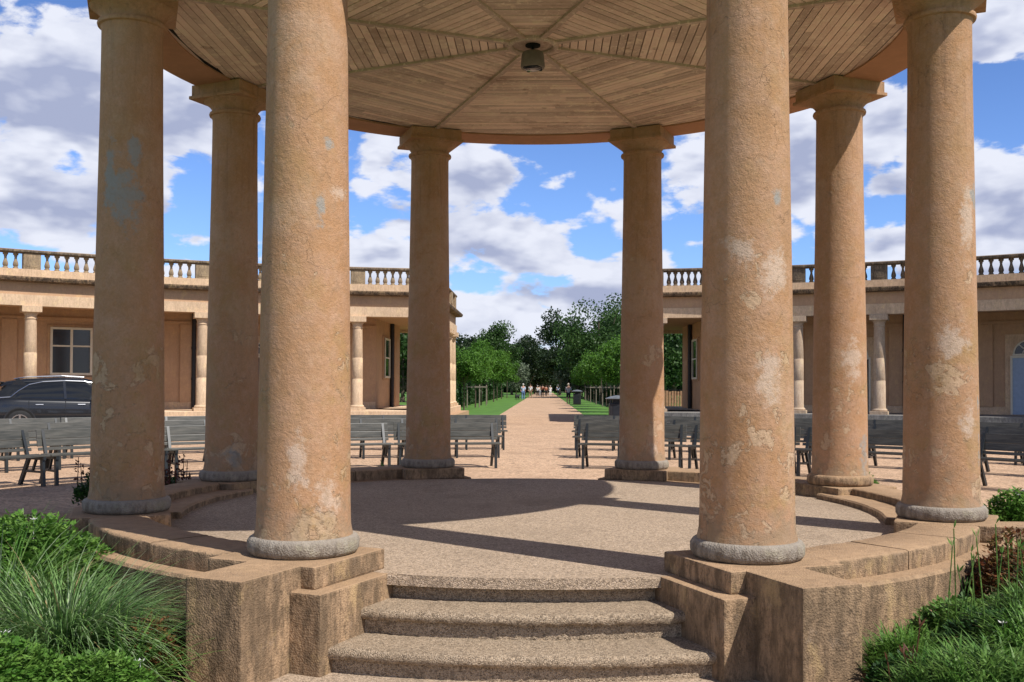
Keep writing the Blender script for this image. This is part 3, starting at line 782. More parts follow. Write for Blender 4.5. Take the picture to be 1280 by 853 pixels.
    bm = B(); tube(bm, [(xs-s*.1, 35.3, ZB), (xs-s*.1, 35.3, 2.8)], .09, 10); part('downpipe', bm, M['iron'], smooth=True, edge=40)
    bm = B(); a, b = sorted((xs, xs-s*.14)); box(bm, a, b, 35.9, 37.38, ZB+.001, 2.8); part('pilaster', bm, M['b_wall'])
    bm = B(); a, b = sorted((xs-s*.141, xs-s*.16))
    for z0, z1 in ((-.7, 1.0), (1.25, 2.2)): box(bm, a, b, 36.15, 37.1, z0, z1)
    part('panel', bm, M['b_wall'])
    return T_
def wb(px, s):           # bearing of the wall point (r 32.3) seen at a pixel column
    k = (px-681)/1244
    # (k*d+.1226)^2+(d-9.14)^2=32.3^2
    a = 1+k*k; b_ = 2*k*.1226-2*9.1376; c = .1226**2+9.1376**2-32.3**2
    d = (-b_+sqrt(b_*b_-4*a*c))/(2*a); return abs(math.degrees(atan2(k*d+.1226, d-9.1376)))
FEAT = {-1: dict(pipe=[wb(237,-1), wb(160,-1)], window=[wb(80,-1), wb(-110,-1)], door=[(wb(330,-1), M['doordark'])]),
         1: dict(pipe=[wb(1126,1)], window=[wb(960,1)], door=[(wb(1278,1), M['door']), (wb(1062,1), M['doordark'])])}
building(-1, 0.0, 'sunlit sandy colonnaded building with balustrade, curving away on the left behind the parked car')
building(1, -.6, 'colonnaded building with dark lichened balustrade and blue door, curving away on the right')

# ------------------------------------------------------------------ benches
def make_bench():
    b = thing('park_bench', (0,0,0)); L = 1.84      # local: sits at origin, faces -y
    def slat(name, y, z, w, h, tilt=0, y2=None):
        bm = B(); Mt = Matrix.Translation((0,y,z)) @ Matrix.Rotation(tilt, 4, 'X'); box(bm, -L/2, L/2, -w/2, w/2, -h/2, h/2, Mt, .005)
        fixn(bm); finish(name, bm, M['bench'], b)
    for y in (-.20, -.075, .05): slat('seat_slat', y, .425, .095, .03, rad(-3))
    slat('back_slat', .262, .705, .024, .135, rad(-12)); slat('back_slat', .235, .580, .024, .10, rad(-12)); slat('back_slat', .19, .497, .022, .045, rad(-12))
    for x in (-L/2+.09, 0, L/2-.09):
        bm = B(); w = .042
        bar(bm, (x,-.19,.405), (x,-.22,0), w, .055, Vector((0,1,0))); bar(bm, (x,.10,.40), (x,.30,0), w, .055, Vector((0,1,0)))
        bar(bm, (x,-.245,.39), (x,.15,.39), w, .045); bar(bm, (x,.13,.38), (x,.285,.765), w, .045, Vector((0,1,0)))
        bar(bm, (x,-.06,.38), (x,.02,.20), .03, .03, Vector((0,1,0))); bar(bm, (x,-.205,.2), (x,.205,.2), .03, .03)
        fixn(bm); finish('leg_frame', bm, M['bench_iron'], b)
    return b
pb = make_bench(); nb = 0
rows = [(8.35, 12.75, 'inner'), (10.9, 9.78, 'middle'), (13.4, 7.98, 'outer')]
ordn = ['first','second','third','fourth','fifth','sixth','seventh','eighth','ninth','tenth']
for r, st, rn in rows:
    for s in (-1, 1):
        start = math.degrees((.66+.95)/r)
        for k in range(7 if r < 9 else (8 if r < 12 else 8)):
            b = start+st*k
            if b > 88: break
            o = pb if nb == 0 else copy_tree(pb); nb += 1
            p = pol(r+.05, s*b+random.uniform(-.25,.25), ZG); o.location = p; o.rotation_euler = (0,0,-s*rad(b)+random.uniform(-.02,.02))
            tag(o, 'dark green slatted bench, %s from the central aisle in the %s row on the %s' % (ordn[k], rn, 'left' if s < 0 else 'right'), 'bench', 'slatted benches in curved rows behind the bandstand')

# ------------------------------------------------------------------ vegetation
def leaf(bm, p, d, w, up=None, n=1):
    """one pointed leaf, folded along the middle"""
    s = d.cross(up if up is not None else Vector((random.uniform(-1,1),random.uniform(-1,1),random.uniform(-1,1))))
    s = s.normalized()*w if s.length > 1e-4 else Vector((w,0,0))
    a = bm.verts.new(p); b = bm.verts.new(p+d*.45+s); c = bm.verts.new(p+d); e = bm.verts.new(p+d*.45-s)
    bm.faces.new((a,b,c,e))
def blade(bm, p, az, L, lean, droop, w, seg=5, mi=0):
    """an arching blade: starts steep and bends over"""
    d = Vector((cos(az), sin(az), 0)); side = Vector((-sin(az), cos(az), 0)); prev = None; q = p.copy(); ang = pi/2-lean
    for i in range(seg+1):
        t = i/seg; ww = w*(1-t*t)*(.6+.8*t if t < .5 else 1)
        if i == seg: cur = [bm.verts.new(q)]
        else: cur = [bm.verts.new(q-side*ww), bm.verts.new(q+side*ww)]
        if prev:
            if len(cur) == 2: f = bm.faces.new((prev[0],prev[1],cur[1],cur[0]))
            else: f = bm.faces.new((prev[0],prev[1],cur[0]))
            f.material_index = mi
        prev = cur
        q = q+(d*cos(ang)+Vector((0,0,1))*sin(ang))*(L/seg); ang -= droop/seg
def rdir(rnd):
    while True:
        v = Vector((rnd.uniform(-1,1),rnd.uniform(-1,1),rnd.uniform(-1,1)))
        if .05 < v.length < 1: return v.normalized()
def crown_mesh(rnd, W, H, n, leafs, clump=16, shape='round', hollow=.45):
    bm = B()
    cl = []
    for _ in range(clump):
        d = rdir(rnd); rr = rnd.uniform(.35, .85)
        x, y, z = d.x*W*rr, d.y*W*rr, d.z*H*rr
        if shape == 'cone': 
            k = 1-.65*(z/H*.5+.5); x *= k*1.3; y *= k*1.3
        cl.append((Vector((x,y,z)), rnd.uniform(.28,.50)*min(W,H)))
    for _ in range(n):
        c, r = rnd.choice(cl); d = rdir(rnd); p = c+Vector((d.x,d.y,d.z*.8))*r*(rnd.random()**.4)
        dd = (rdir(rnd)+Vector((0,0,-.3))).normalized()*leafs*rnd.uniform(.6,1.4)
        leaf(bm, p, dd, leafs*rnd.uniform(.28,.45))
    return bm, cl
def tree_mesh(rnd, W, H, clear, n, ls, lm, trunk_r, clump=16, shape='round'):
    t = thing('tree')
    bm, cl = crown_mesh(rnd, W, H/2, n, ls, clump, shape)
    bt = B(); zc = clear+H/2
    pts = [Vector((0,0,-.05)), Vector((rnd.uniform(-.05,.05)*W*.3, 0, clear*.5)), Vector((0, rnd.uniform(-.05,.05)*W*.3, clear)), Vector((0,0,zc+H*.2))]
    tube(bt, pts, trunk_r, 8, trunk_r*.3)
    for c, r in cl[:10]:
        a = Vector((0,0,clear+rnd.uniform(0,.4)*H*.5)); e = c+Vector((0,0,zc)); m_ = (a+e)/2+Vector((0,0,-.05*H))
        tube(bt, [a, m_, e], trunk_r*.4, 5, trunk_r*.1)
    fixn(bt); finish('trunk', bt, M['bark'], t)
    for v in bm.verts: v.co.z += zc
    finish('crown', bm, lm, t)
    return t
rn = random.Random(11)
# avenue of young trees
protoY = [tree_mesh(random.Random(20+i), 1.35+.12*i, 2.7, 1.55, 4600, .15, M['leaf_young'], .055, 18) for i in range(3)]
usedY = [False]*3
def avenue(s, x, ys, hs):
    names = ordn
    for i, (y, h) in enumerate(zip(ys, hs)):
        k = (i+(1 if s > 0 else 0)) % 3
        o = protoY[k] if not usedY[k] else copy_tree(protoY[k]); usedY[k] = True
        o.name = 'young_tree'
        sc = h/4.25; o.scale = (sc*1.05, sc*1.05, sc); o.location = (x+rn.uniform(-.15,.15), y, ZG); o.rotation_euler = (0,0,rn.uniform(0,6.28))
        tag(o, 'young bright green avenue tree, %s along the %s side of the path' % (ordn[i], 'left' if s < 0 else 'right'), 'tree', 'young trees lining the path')
avenue(-1, -4.75, [51,59,67,76,85,95,106,118], [3.9,4.1,4.6,5.6,5.2,5.0,4.8,5.0])
avenue(1, 4.75, [47,55,64,73,83,94,106,118], [4.6,4.6,4.7,4.7,4.4,4.4,4.4,4.6])
# stakes
def stakes(s, x, ys):
    for i, y in enumerate(ys):
        t = thing('tree_stakes', (x, y, ZG), 0, 'pale timber stakes and crossbar holding the %s young tree on the %s of the path' % (ordn[i], 'left' if s < 0 else 'right'), 'stakes', 'timber stakes beside the young trees')
        for a in (-.42, .42):
            bm = B(); tube(bm, [(a,-.35,-.1),(a,-.35,1.55)], .045, 6); finish('post', bm, M['stake'], t)
        bm = B(); box(bm, -.5, .5, -.42, -.395, 1.35, 1.45); finish('crossbar', bm, M['stake'], t)
stakes(-1, -4.75, [59,67]); stakes(1, 4.75, [47,55,64,73,83,94])
# hedges behind the avenue trees
def hedge(s, x, label):
    h = thing('clipped_hedge', (x, 45, ZG), 0, label, 'hedge')
    r = random.Random(5+s); bm = B(); y = 0
    while y < 85:
        k = 240 if y < 30 else 100; ls = .09 if y < 30 else .16
        for _ in range(k):
            f = r.random()
            if f < .65: p = Vector((-s*.5+r.uniform(-.06,.06), y+r.random(), r.uniform(0,1.85)))
            elif f < .9: p = Vector((r.uniform(-.5,.5), y+r.random(), 1.85+r.uniform(-.08,.08)))
            else: p = Vector((r.uniform(-.5,.5), y+r.random() if y else r.uniform(-.05,.1), r.uniform(0,1.85)))
            leaf(bm, p, rdir(r)*ls*1.6, ls*.6)
        y += 1
    finish('foliage', bm, M['hedge'], h)
    bm = B(); box(bm, -.42, .42, .1, 85, 0, 1.75); fixn(bm); finish('core', bm, M['hedge'], h)
hedge(-1, -6.3, 'long dark clipped hedge behind the young trees left of the path')
hedge(1, 6.3, 'long dark clipped hedge behind the young trees right of the path')
# silvery trees near the far end
for i, (x, y, w, h, side) in enumerate(((-3.9, 131, 2.3, 5.0, 'left'), (3.5, 128, 2.1, 5.2, 'right'), (5.6, 137, 2.4, 4.4, 'right'))):
    o = tree_mesh(random.Random(50+i), w, h-.6, .7, 2600, .26, M['leaf_silver'], .12, 16)
    o.name = 'silver_tree'; o.location = (x,y,ZG)
    tag(o, ['silvery grey-green bushy tree closing the left side of the path far away','silvery grey-green bushy tree beside the path end on the right','paler low silvery tree behind the right-hand path tree'][i], 'tree')
# big background trees: (px, y, top px-y, half width m, material)
big = [(575,118,438,6.5,'d'),(598,150,424,5.5,'d'),(619,150,413,4.6,'m','cone'),(640,165,434,4.6,'d'),(656,175,431,4,'d'),(668,190,446,5,'d'),(684,200,440,5,'d'),
       (700,160,397,5.0,'d'),(724,175,410,5.5,'d'),(722,128,418,3.2,'m'),(748,120,378,5.6,'m'),(775,130,384,6,'m'),(806,110,392,5,'m'),(842,84,392,4,'m'),(868,95,410,5,'m'),(503,80,398,5,'m'),(480,120,425,6,'d'),(905,120,420,6,'d')]
labs = ['dark tree crown just right of the left building','dark round tree behind the left avenue','pointed conifer-like tree rising above the left avenue','low dark tree left of the path gap','narrow dark tree nearest the gap on the left','far dark tree straight above the end of the path, left one','far dark tree straight above the end of the path, right one',
        'tall dark tree standing right of the path gap','dark tree behind the tall ones on the right','small green tree in front of the tall dark right tree','tallest green tree, left of the back right column','tall green tree hidden partly by the back right column','green tree behind the back right column','green tree seen through the open bay of the right building','green tree at the pipe side of the right open bay','green tree seen through the open bay of the left building','dark tree behind the left building','dark tree behind the right building']
for i, q in enumerate(big):
    px, y, py, w, kd = q[:5]; d = y+9.14; x = .1226+(px-681)*d/1244; top = (484-py)*d/1244-ZG
    n = 9500; ls = .40 if kd == 'd' else .33
    o = tree_mesh(random.Random(100+i), w*.92, top*(1.13 if px < 695 else 1.03), top*.08, n, ls*(.75+.25*w/5), M['leaf_dark'] if kd == 'd' else M['leaf_mid'], .3, 30, q[5] if len(q) > 5 else 'round')
    o.name = 'woodland_tree'; o.location = (x, y, ZG); tag(o, labs[i], 'tree', 'woodland trees behind the avenue')
# far wood
bm = B(); r = random.Random(77)
for _ in range(16000):
    x = r.uniform(-150,150); h = 9.5+2.5*noise.noise((x*.06,0,0))+1.5*noise.noise((x*.3,5,0))
    p = Vector((x, 235+r.uniform(-6,6), ZG+h*r.random()**.6)); leaf(bm, p, rdir(r)*1.3, .5)
for _ in range(9000):
    p = Vector((r.uniform(-60,60), 234+r.uniform(-5,5), ZG+4.5*r.random())); leaf(bm, p, rdir(r)*1.3, .6)
tag(finish('distant_wood', bm, M['leaf_dark']), 'dark far-off wood closing the view beyond the avenue', 'wood', kind='stuff')

# planting near the camera
def clump(name, x, y, z, n, L, lean, droop, w, mat, label, cat, spread=.12, seed=1, pale=None):
    r = random.Random(seed); bm = B()
    for i in range(n):
        a = r.uniform(0, 2*pi); rr = spread*sqrt(r.random())
        p = Vector((rr*cos(a), rr*sin(a), 0)); az = a+r.gauss(0,.5)
        blade(bm, p, az, L*r.uniform(.65,1.1), lean*r.uniform(.1,1.3), droop*r.uniform(.5,1.25), w*r.uniform(.6,1.2), 6, (2 if r.random() < .25 else 1) if pale and r.random() < .2 else 0)
    o = finish(name, bm, [M[mat]]+([M[pale], M['dry_blade']] if pale else []), smooth=True); o.location = (x,y,z)
    return tag(o, label, cat)
ZS = ZL+.04
def herb(name, x, y, z, W, H, n, ls, mat, label, seed, flowers=0, cat='plant', strap=False, extra=None):
    """a leafy mound: short stems each carrying a spray of pointed leaves"""
    if not strap: n = int(n*1.9); ls *= .68
    r = random.Random(seed); t = thing(name, (x,y,z), 0, label, cat); bm = B(); bst = B()
    for i in range(n):
        a = r.uniform(0,2*pi); rr = W*sqrt(r.random()); q = rr/W
        hh = H*(1-.55*q*q)*r.uniform(.55,1.08); p = Vector((rr*cos(a), rr*sin(a), hh))
        if i % 6 == 0: tube(bst, [Vector((p.x*.55,p.y*.55,0)), Vector((p.x*.85,p.y*.85,hh*.6)), p], .004, 4, .002)
        k = 5 if not strap else 3
        for j in range(k):
            az = a+r.gauss(0,1.2); el = r.uniform(-.3,1.0)
            d = Vector((cos(az)*cos(el), sin(az)*cos(el), sin(el)))
            if strap: blade(bm, p-Vector((0,0,ls*.8)), az, ls*2.2*r.uniform(.7,1.2), r.uniform(.2,.9), r.uniform(.4,1.8), ls*.085, 4)
            else: leaf(bm, p+rdir(r)*ls*.5, d*ls*r.uniform(.6,1.25), ls*r.uniform(.2,.32), Vector((0,0,1))+rdir(r)*.4)
    finish('foliage', bm, M[mat], t); finish('stems', bst, M['strap'], t)
    for f in range(flowers):
        a = r.uniform(0,2*pi); rr = W*.9*sqrt(r.random()); c = Vector((rr*cos(a), rr*sin(a), H*r.uniform(.85,1.12)*(1-.4*(rr/W)**2)))
        bf = B()
        for k in range(6):
            d = Vector((cos(k*pi/3+f), sin(k*pi/3+f), .55)).normalized()*.032; leaf(bf, c, d, .008, Vector((0,0,1)))
        tube(bf, [c-Vector((0,0,.12)), c], .002, 4); finish('flower', bf, M['petal'], t)
    return t
clump('ornamental_grass', -2.42, -3.92, ZS, 2300, .80, .75, 1.9, .0055, 'blade', 'large arching mound of fine green grass below the left curved wall', 'grass plant', .20, 3, 'blade_pale')
clump('ornamental_grass', -1.98, -4.25, ZS, 130, .50, .8, 1.3, .011, 'strap', 'small tuft of broader yellow-green blades in front of the big grass mound', 'grass plant', .10, 5)
clump('ornamental_grass', -3.05, -3.45, ZS, 700, .85, .6, 1.5, .007, 'strap', 'upright leafy grass tuft against the left frame beside the big mound', 'grass plant', .16, 8, 'blade_pale')
herb('leafy_plant', -3.30, -2.75, ZS, .62, .62, 1100, .085, 'herb', 'tall bright leafy plant with white flowers at the far left edge', 21, 5)
herb('leafy_plant', -3.95, -2.2, ZS, .5, .50, 600, .085, 'herb', 'leafy plant behind the tall bright one at the left edge', 22, 2)
herb('leafy_plant', -2.45, -4.75, ZS, .45, .36, 1300, .055, 'herb', 'low leafy herb in the bottom left corner, in front of the grass mound', 23, 3)
herb('leafy_plant', -1.93, -4.62, ZS, .26, .26, 700, .05, 'herb', 'low leafy herb beside the left front pier', 24, 1)
herb('leafy_plant', -2.9, -4.35, ZS, .4, .46, 800, .06, 'strap', 'mid green leafy herb at the left frame edge beside the grass mound', 25, 2)
herb('dry_plant', -1.95, -3.95, ZS, .20, .28, 180, .05, 'red_leaf', 'withered brown plant at the foot of the left curved wall', 26)
# right bed
herb('leafy_plant', 2.10, -4.58, ZS, .36, .34, 900, .075, 'strap', 'strappy green plant at the foot of the right front pier', 31, 1, strap=True)
herb('leafy_plant', 2.62, -4.25, ZS, .45, .42, 1200, .08, 'herb', 'broad leafy green mound in the bottom right corner', 32, 2, strap=True)
herb('leafy_plant', 2.98, -3.7, ZS, .42, .50, 1000, .09, 'strap', 'taller strap-leaved plant by the right frame edge', 33, 0, strap=True)
herb('leafy_plant', 2.45, -3.95, ZS, .3, .36, 600, .07, 'deep', 'dark green low plant under the right curved wall', 34, 0)
herb('russet_plant', 3.45, -2.95, ZS, .42, .66, 700, .07, 'red_leaf', 'russet-leaved plant near the right retaining wall', 35)
herb('russet_plant', 3.12, -2.72, ZS, .30, .60, 420, .06, 'red_leaf', 'russet plant between the curved right wall and the taller russet one', 45)
herb('russet_plant', 3.05, -3.30, ZS, .28, .66, 260, .055, 'red_leaf', 'sparse russet flower heads rising from the green plants at the right frame edge', 46)
herb('leafy_plant', 3.25, -3.15, ZS, .40, .52, 700, .075, 'deep', 'dark green leafy plant in front of the russet one', 36)
herb('russet_plant', 3.95, -2.0, ZS, .45, .42, 500, .07, 'red_leaf', 'low russet plant below the right retaining wall', 37)
def stalks(x, y, n, H, W, label, seed, mat='strap', top=None):
    r = random.Random(seed); bm = B()
    for i in range(n):
        px, py = r.uniform(-W,W), r.uniform(-W*.6,W*.6); h = H*r.uniform(.55,1.05)
        q = Vector((px+r.uniform(-.06,.06), py, h)); tube(bm, [(px,py,0), (px+r.uniform(-.02,.02), py, h*.5), q], .0045, 5, .003)
        for k in range(3): leaf(bm, q, Vector((r.uniform(-.03,.03), r.uniform(-.03,.03), .05)), .006)
        if r.random() < .6: leaf(bm, Vector((px,py,h*r.uniform(.3,.7))), Vector((r.uniform(-.08,.08),0,.07)), .006)
    o = finish('flower_stalks', bm, M[mat]); o.location = (x,y,ZS); tag(o, label, 'plant')
herb('leafy_plant', 1.98, -4.75, ZS, .26, .24, 500, .06, 'herb', 'low herb filling the bottom edge beside the right front pier', 38)
herb('leafy_plant', 2.25, -4.15, ZS, .30, .22, 500, .06, 'deep', 'low dark plant hugging the foot of the right curved wall', 39)
herb('leafy_plant', 2.8, -3.35, ZS, .30, .30, 500, .07, 'strap', 'mid height plant behind the green stalks by the right curved wall', 40)
herb('leafy_plant', 2.02, -3.92, ZS, .22, .26, 420, .07, 'herb', 'low green plant tucked against the foot of the curved wall beside the right front pier', 47, 0, strap=True)
herb('leafy_plant', 2.42, -3.55, ZS, .26, .34, 420, .07, 'strap', 'narrow green plant against the middle of the right curved wall', 48)
herb('leafy_plant', 1.88, -4.2, ZS, .16, .2, 260, .05, 'deep', 'tiny dark plant at the bottom corner of the right front pier', 49)
clump('ornamental_grass', 2.72, -4.12, ZS, 420, .62, .5, 1.5, .008, 'strap', 'arching tuft of long blades in the middle of the bottom right planting', 'grass plant', .16, 61, 'blade_pale')
clump('ornamental_grass', 3.15, -3.75, ZS, 320, .72, .45, 1.3, .008, 'blade', 'upright tuft of long blades at the right frame edge', 'grass plant', .14, 62, 'blade_pale')
clump('ornamental_grass', 2.28, -4.62, ZS, 260, .48, .6, 1.5, .007, 'blade', 'small arching tuft at the bottom edge right of the front pier', 'grass plant', .10, 63, 'blade_pale')
stalks(2.52, -3.92, 26, .80, .32, 'bare green flower stalks standing in front of the right curved wall', 41)
stalks(1.80, -4.40, 5, .42, .08, 'thin dry stems against the right front pier', 42, 'seed')
# beds beside the terrace
def bed(x, y, W, H, n, mat, label, seed, fl=0, spikes=0, smat='seed'):
    t = herb('border_plant', x, y, ZG, W, H, n, .075, mat, label, seed, fl)
    if spikes:
        r = random.Random(seed); bm = B()
        for i in range(spikes):
            px, py = r.uniform(-W,W), r.uniform(-W,W)*.5; h = H*r.uniform(1.0,1.75)
            tube(bm, [(px,py,H*.3),(px+r.uniform(-.03,.03),py,h)], .006, 5, .004)
            for k in range(14): leaf(bm, Vector((px,py,h*(1-.4*r.random()))), rdir(r)*.045, .013)
        finish('flower_spike', bm, M[smat], t)
    return t
bed(-4.05, 1.35, .42, .42, 620, 'deep', 'dark green border plant with russet spikes beside the shaded left kerb', 51, 0, 26)
bed(-4.75, 1.9, .36, .46, 420, 'deep', 'dark spiked border plant nearest the left middle column', 52, 0, 18)
bed(-2.85, 4.0, .40, .27, 300, 'deep', 'low dark border plant behind the kerb of the back left column', 53, 0, 14, 'strap')
bed(-2.1, 4.25, .25, .24, 160, 'deep', 'tiny dark border plant close to the back left column', 58, 0, 8, 'strap')
bed(3.75, 3.05, .40, .46, 700, 'herb', 'bright green border plant between the two right columns at the back', 54, 4)
bed(2.55, 4.05, .25, .36, 160, 'red_leaf', 'small reddish plant behind the back right kerb', 55, 1)
bed(4.18, -.35, .25, .52, 420, 'herb', 'bright green plant with white flowers beside the right middle column', 56, 4)
bed(4.55, .3, .3, .30, 300, 'herb', 'low green plant beyond the right middle column base', 57, 2)

# ------------------------------------------------------------------ litter bins, fence
def litter_bin(x, y, w, h, label):
    t = thing('litter_bin', (x,y,ZG), 0, label, 'litter bin')
    bm = B(); box(bm, -w/2, w/2, -w/2, w/2, 0, h*.74, None, .03); fixn(bm); finish('bin_body', bm, M['iron'], t)
    bm = B()
    for a in (-1,1):
        for b in (-1,1): box(bm, a*w*.45-.03, a*w*.45+.03, b*w*.45-.03, b*w*.45+.03, h*.74, h*.88)
    box(bm, -w*.3, w*.3, -w*.3, w*.3, h*.74, h*.88); finish('opening_frame', bm, M['iron'], t)
    bm = B(); lathe(bm, [(w*.72,h*.88),(w*.74,h*.90),(w*.4,h*.97),(w*.1,h)], 20); fixn(bm); finish('bin_lid', bm, simple('bin_lid_grey', (.13,.14,.145), .35), t, True, edge=30)
    bm = B(); box(bm, -w*.3, w*.3, -w/2-.012, -w/2, h*.1, h*.66, None, .004); fixn(bm); finish('bin_door', bm, M['doordark'], t)
litter_bin(2.80, 27.6, .62, 1.12, 'large black litter bin with grey domed lid beside the back right column')
litter_bin(2.75, 72, .62, 1.2, 'small black litter bin far along the right edge of the path')
t = thing('board_fence', (5.6, 43.5, ZG), 0, 'pale upright board fence seen through the open bay on the right', 'fence')
bm = B()
for k in range(30): box(bm, k*.15, k*.15+.12, 0, .03, 0, 1.25+random.uniform(-.05,.05))
finish('board', bm, M['fence'], t)
bm = B(); box(bm, 0, 4.5, .031, .07, .3, .4); box(bm, 0, 4.5, .031, .07, 1.0, 1.1); finish('rail', bm, M['fence'], t)
t = thing('iron_railing', (5.4, 42.6, ZG), 0, 'low black iron railing standing before the pale board fence', 'railing')
bm = B()
for k in range(36): bar(bm, (k*.14,0,0), (k*.14,0,1.35), .02, .02, Vector((0,1,0)))
finish('uprights', bm, M['iron'], t)
bm = B(); box(bm, -.1, 5.1, -.02, .02, 1.26, 1.30); box(bm, -.1, 5.1, -.02, .02, .12, .16); finish('rail', bm, M['iron'], t)

# ------------------------------------------------------------------ people (small, far along the path)
def skin_mesh(name, mat, pts, edges, radii, parent, root=0):
    me = bpy.data.meshes.new(name); me.from_pydata(pts, edges, []); me.materials.append(mat)
    o = bpy.data.objects.new(name, me); COL.objects.link(o)
    o.modifiers.new('skin', 'SKIN'); sv = me.skin_vertices[0].data
    for i, r in enumerate(radii): sv[i].radius = (r, r); sv[i].use_root = (i == root)
    m = o.modifiers.new('sub', 'SUBSURF'); m.levels = 1; m.render_levels = 1
    if parent is not None: o.parent = parent
    return o
SK = simple('skin', (.52,.31,.22), .6, var=.05); HR = [simple('hair_brown', (.07,.04,.025), .7), simple('hair_grey', (.45,.43,.40), .7)]
cloth = lambda n, c: simple(n, c, .85, var=.1)
def person(x, y, rz, label, top, bottom, legs_long=True, walk=.18, h=1.7, hair=0, arm=(.12,-.12), hat=None):
    k = h/1.7
    P = [(0,0,.93),(0,0,1.12),(0,.0,1.36),(0,0,1.47),(0,-.01,1.60),
         (-.18,0,1.38),(-.23,arm[0]*.5,1.12),(-.22,-arm[0]*1.6,.90),(.18,0,1.38),(.23,arm[1]*.5,1.12),(.22,-arm[1]*1.6,.90),
         (-.09,0,.88),(-.10,-walk*.5,.50),(-.10,-walk*.35,.08),(-.10,-walk*.35-.13,.03),(.09,0,.88),(.10,walk*.35,.50),(.10,walk*1.1,.10),(.10,walk*1.1-.13,.04)]
    E = [(0,1),(1,2),(2,3),(3,4),(2,5),(5,6),(6,7),(2,8),(8,9),(9,10),(0,11),(11,12),(12,13),(13,14),(0,15),(15,16),(16,17),(17,18)]
    Rr = [.13,.125,.14,.055,.10,.06,.045,.03,.06,.045,.03,.085,.06,.04,.035,.085,.06,.04,.035]
    P = [tuple(c*k for c in p) for p in P]; Rr = [r*k for r in Rr]
    o = skin_mesh('person', SK, P, E, Rr, None); o.location = (x,y,ZG); o.rotation_euler = (0,0,rz)
    tag(o, label, 'person')
    idx = [1,0,2,5,6,8,9]; mp = {a: i for i, a in enumerate(idx)}
    skin_mesh('shirt', top, [P[i] for i in idx], [(mp[a],mp[b]) for a, b in E if a in mp and b in mp], [Rr[i]*1.22 for i in idx], o)
    idx = [0,11,12,15,16]+([13,17] if legs_long else []); mp = {a: i for i, a in enumerate(idx)}
    skin_mesh('trousers', bottom, [P[i] for i in idx], [(mp[a],mp[b]) for a, b in E if a in mp and b in mp], [Rr[i]*1.25 for i in idx], o)
    bm = B(); bmesh.ops.create_uvsphere(bm, u_segments=12, v_segments=8, radius=.112*k)
    bmesh.ops.delete(bm, geom=[v for v in bm.verts if v.co.z < -.03*k and v.co.y < .02], context='VERTS')
    finish('hair' if hat is None else 'hat', bm, HR[hair] if hat is None else hat, o, True, (0,.015*k,1.645*k))
    return o
def ppos(px, py, z=ZG): d = -z*1244/(py-484); return .1226+(px-681)*d/1244, d-9.1376
J = cloth('blue_denim', (.10,.17,.32)); Wt = cloth('white_cotton', (.72,.72,.70)); LB = cloth('pale_blue_cotton', (.42,.50,.62)); KH = cloth('khaki', (.26,.18,.12)); BK = cloth('black_cloth', (.02,.02,.025)); RD = cloth('rust_cloth', (.35,.11,.05)); CR = cloth('cream_cloth', (.6,.5,.38)); GY = cloth('grey_cloth', (.28,.30,.32))
x, y = ppos(654, 501); person(x, y, pi, 'walker in pale blue top and blue jeans, leftmost on the path with a dog', LB, J, h=1.72, hair=1)
x, y = ppos(663, 498.5); person(x, y, pi-.3, 'walker in white shirt and brown trousers next to the one in jeans', Wt, KH, h=1.75)
x, y = ppos(672, 496.3); person(x, y, 0, 'person in white top, first of the distant group left of centre', Wt, BK, h=1.6, hair=1)
x, y = ppos(675, 496.2); person(x, y, .4, 'person in cream top in the middle of the distant group', CR, GY, h=1.6)
x, y = ppos(678, 497.0); person(x, y, pi, 'person in rust coloured jacket at the right of the distant group', RD, BK, h=1.75)
x, y = ppos(682.5, 496); person(x, y, pi, 'dark dressed person on the middle of the path far away', RD, BK, h=1.6)
x, y = ppos(688, 495.4); person(x, y, 0, 'person in white coat far away at the centre of the path', Wt, Wt, h=1.6, hair=1)
x, y = ppos(697.5, 495.8); person(x, y, 0, 'person in pale top and dark trousers near the right edge of the far path', LB, BK, h=1.7, hair=1)
x, y = ppos(710.5, 505); person(x, y, pi, 'walker in dark shorts, grey top and pale hat on the right edge of the path', GY, BK, False, h=1.7, hat=CR)
# dog
x, y = ppos(646.5, 500.5)
P = [(0,0,.42),(0,-.28,.40),(0,-.42,.55),(0,-.58,.54),(0,.22,.42),(0,.42,.58),(-.08,-.26,.2),(-.08,-.25,.02),(.08,-.26,.2),(.08,-.29,.02),(-.08,.22,.24),(-.08,.27,.13),(-.08,.22,.02),(.08,.22,.24),(.08,.27,.13),(.08,.25,.02)]
E_ = [(0,1),(1,2),(2,3),(0,4),(4,5),(1,6),(6,7),(1,8),(8,9),(4,10),(10,11),(11,12),(4,13),(13,14),(14,15)]
o = skin_mesh('dog', M['iron'], P, E_, [.11,.12,.075,.04,.10,.02,.04,.028,.04,.028,.05,.03,.026,.05,.03,.026], None); o.location = (x,y,ZG); o.rotation_euler = (0,0,2.6); tag(o, 'small black dog on the left edge of the path beside the walker in jeans', 'dog')

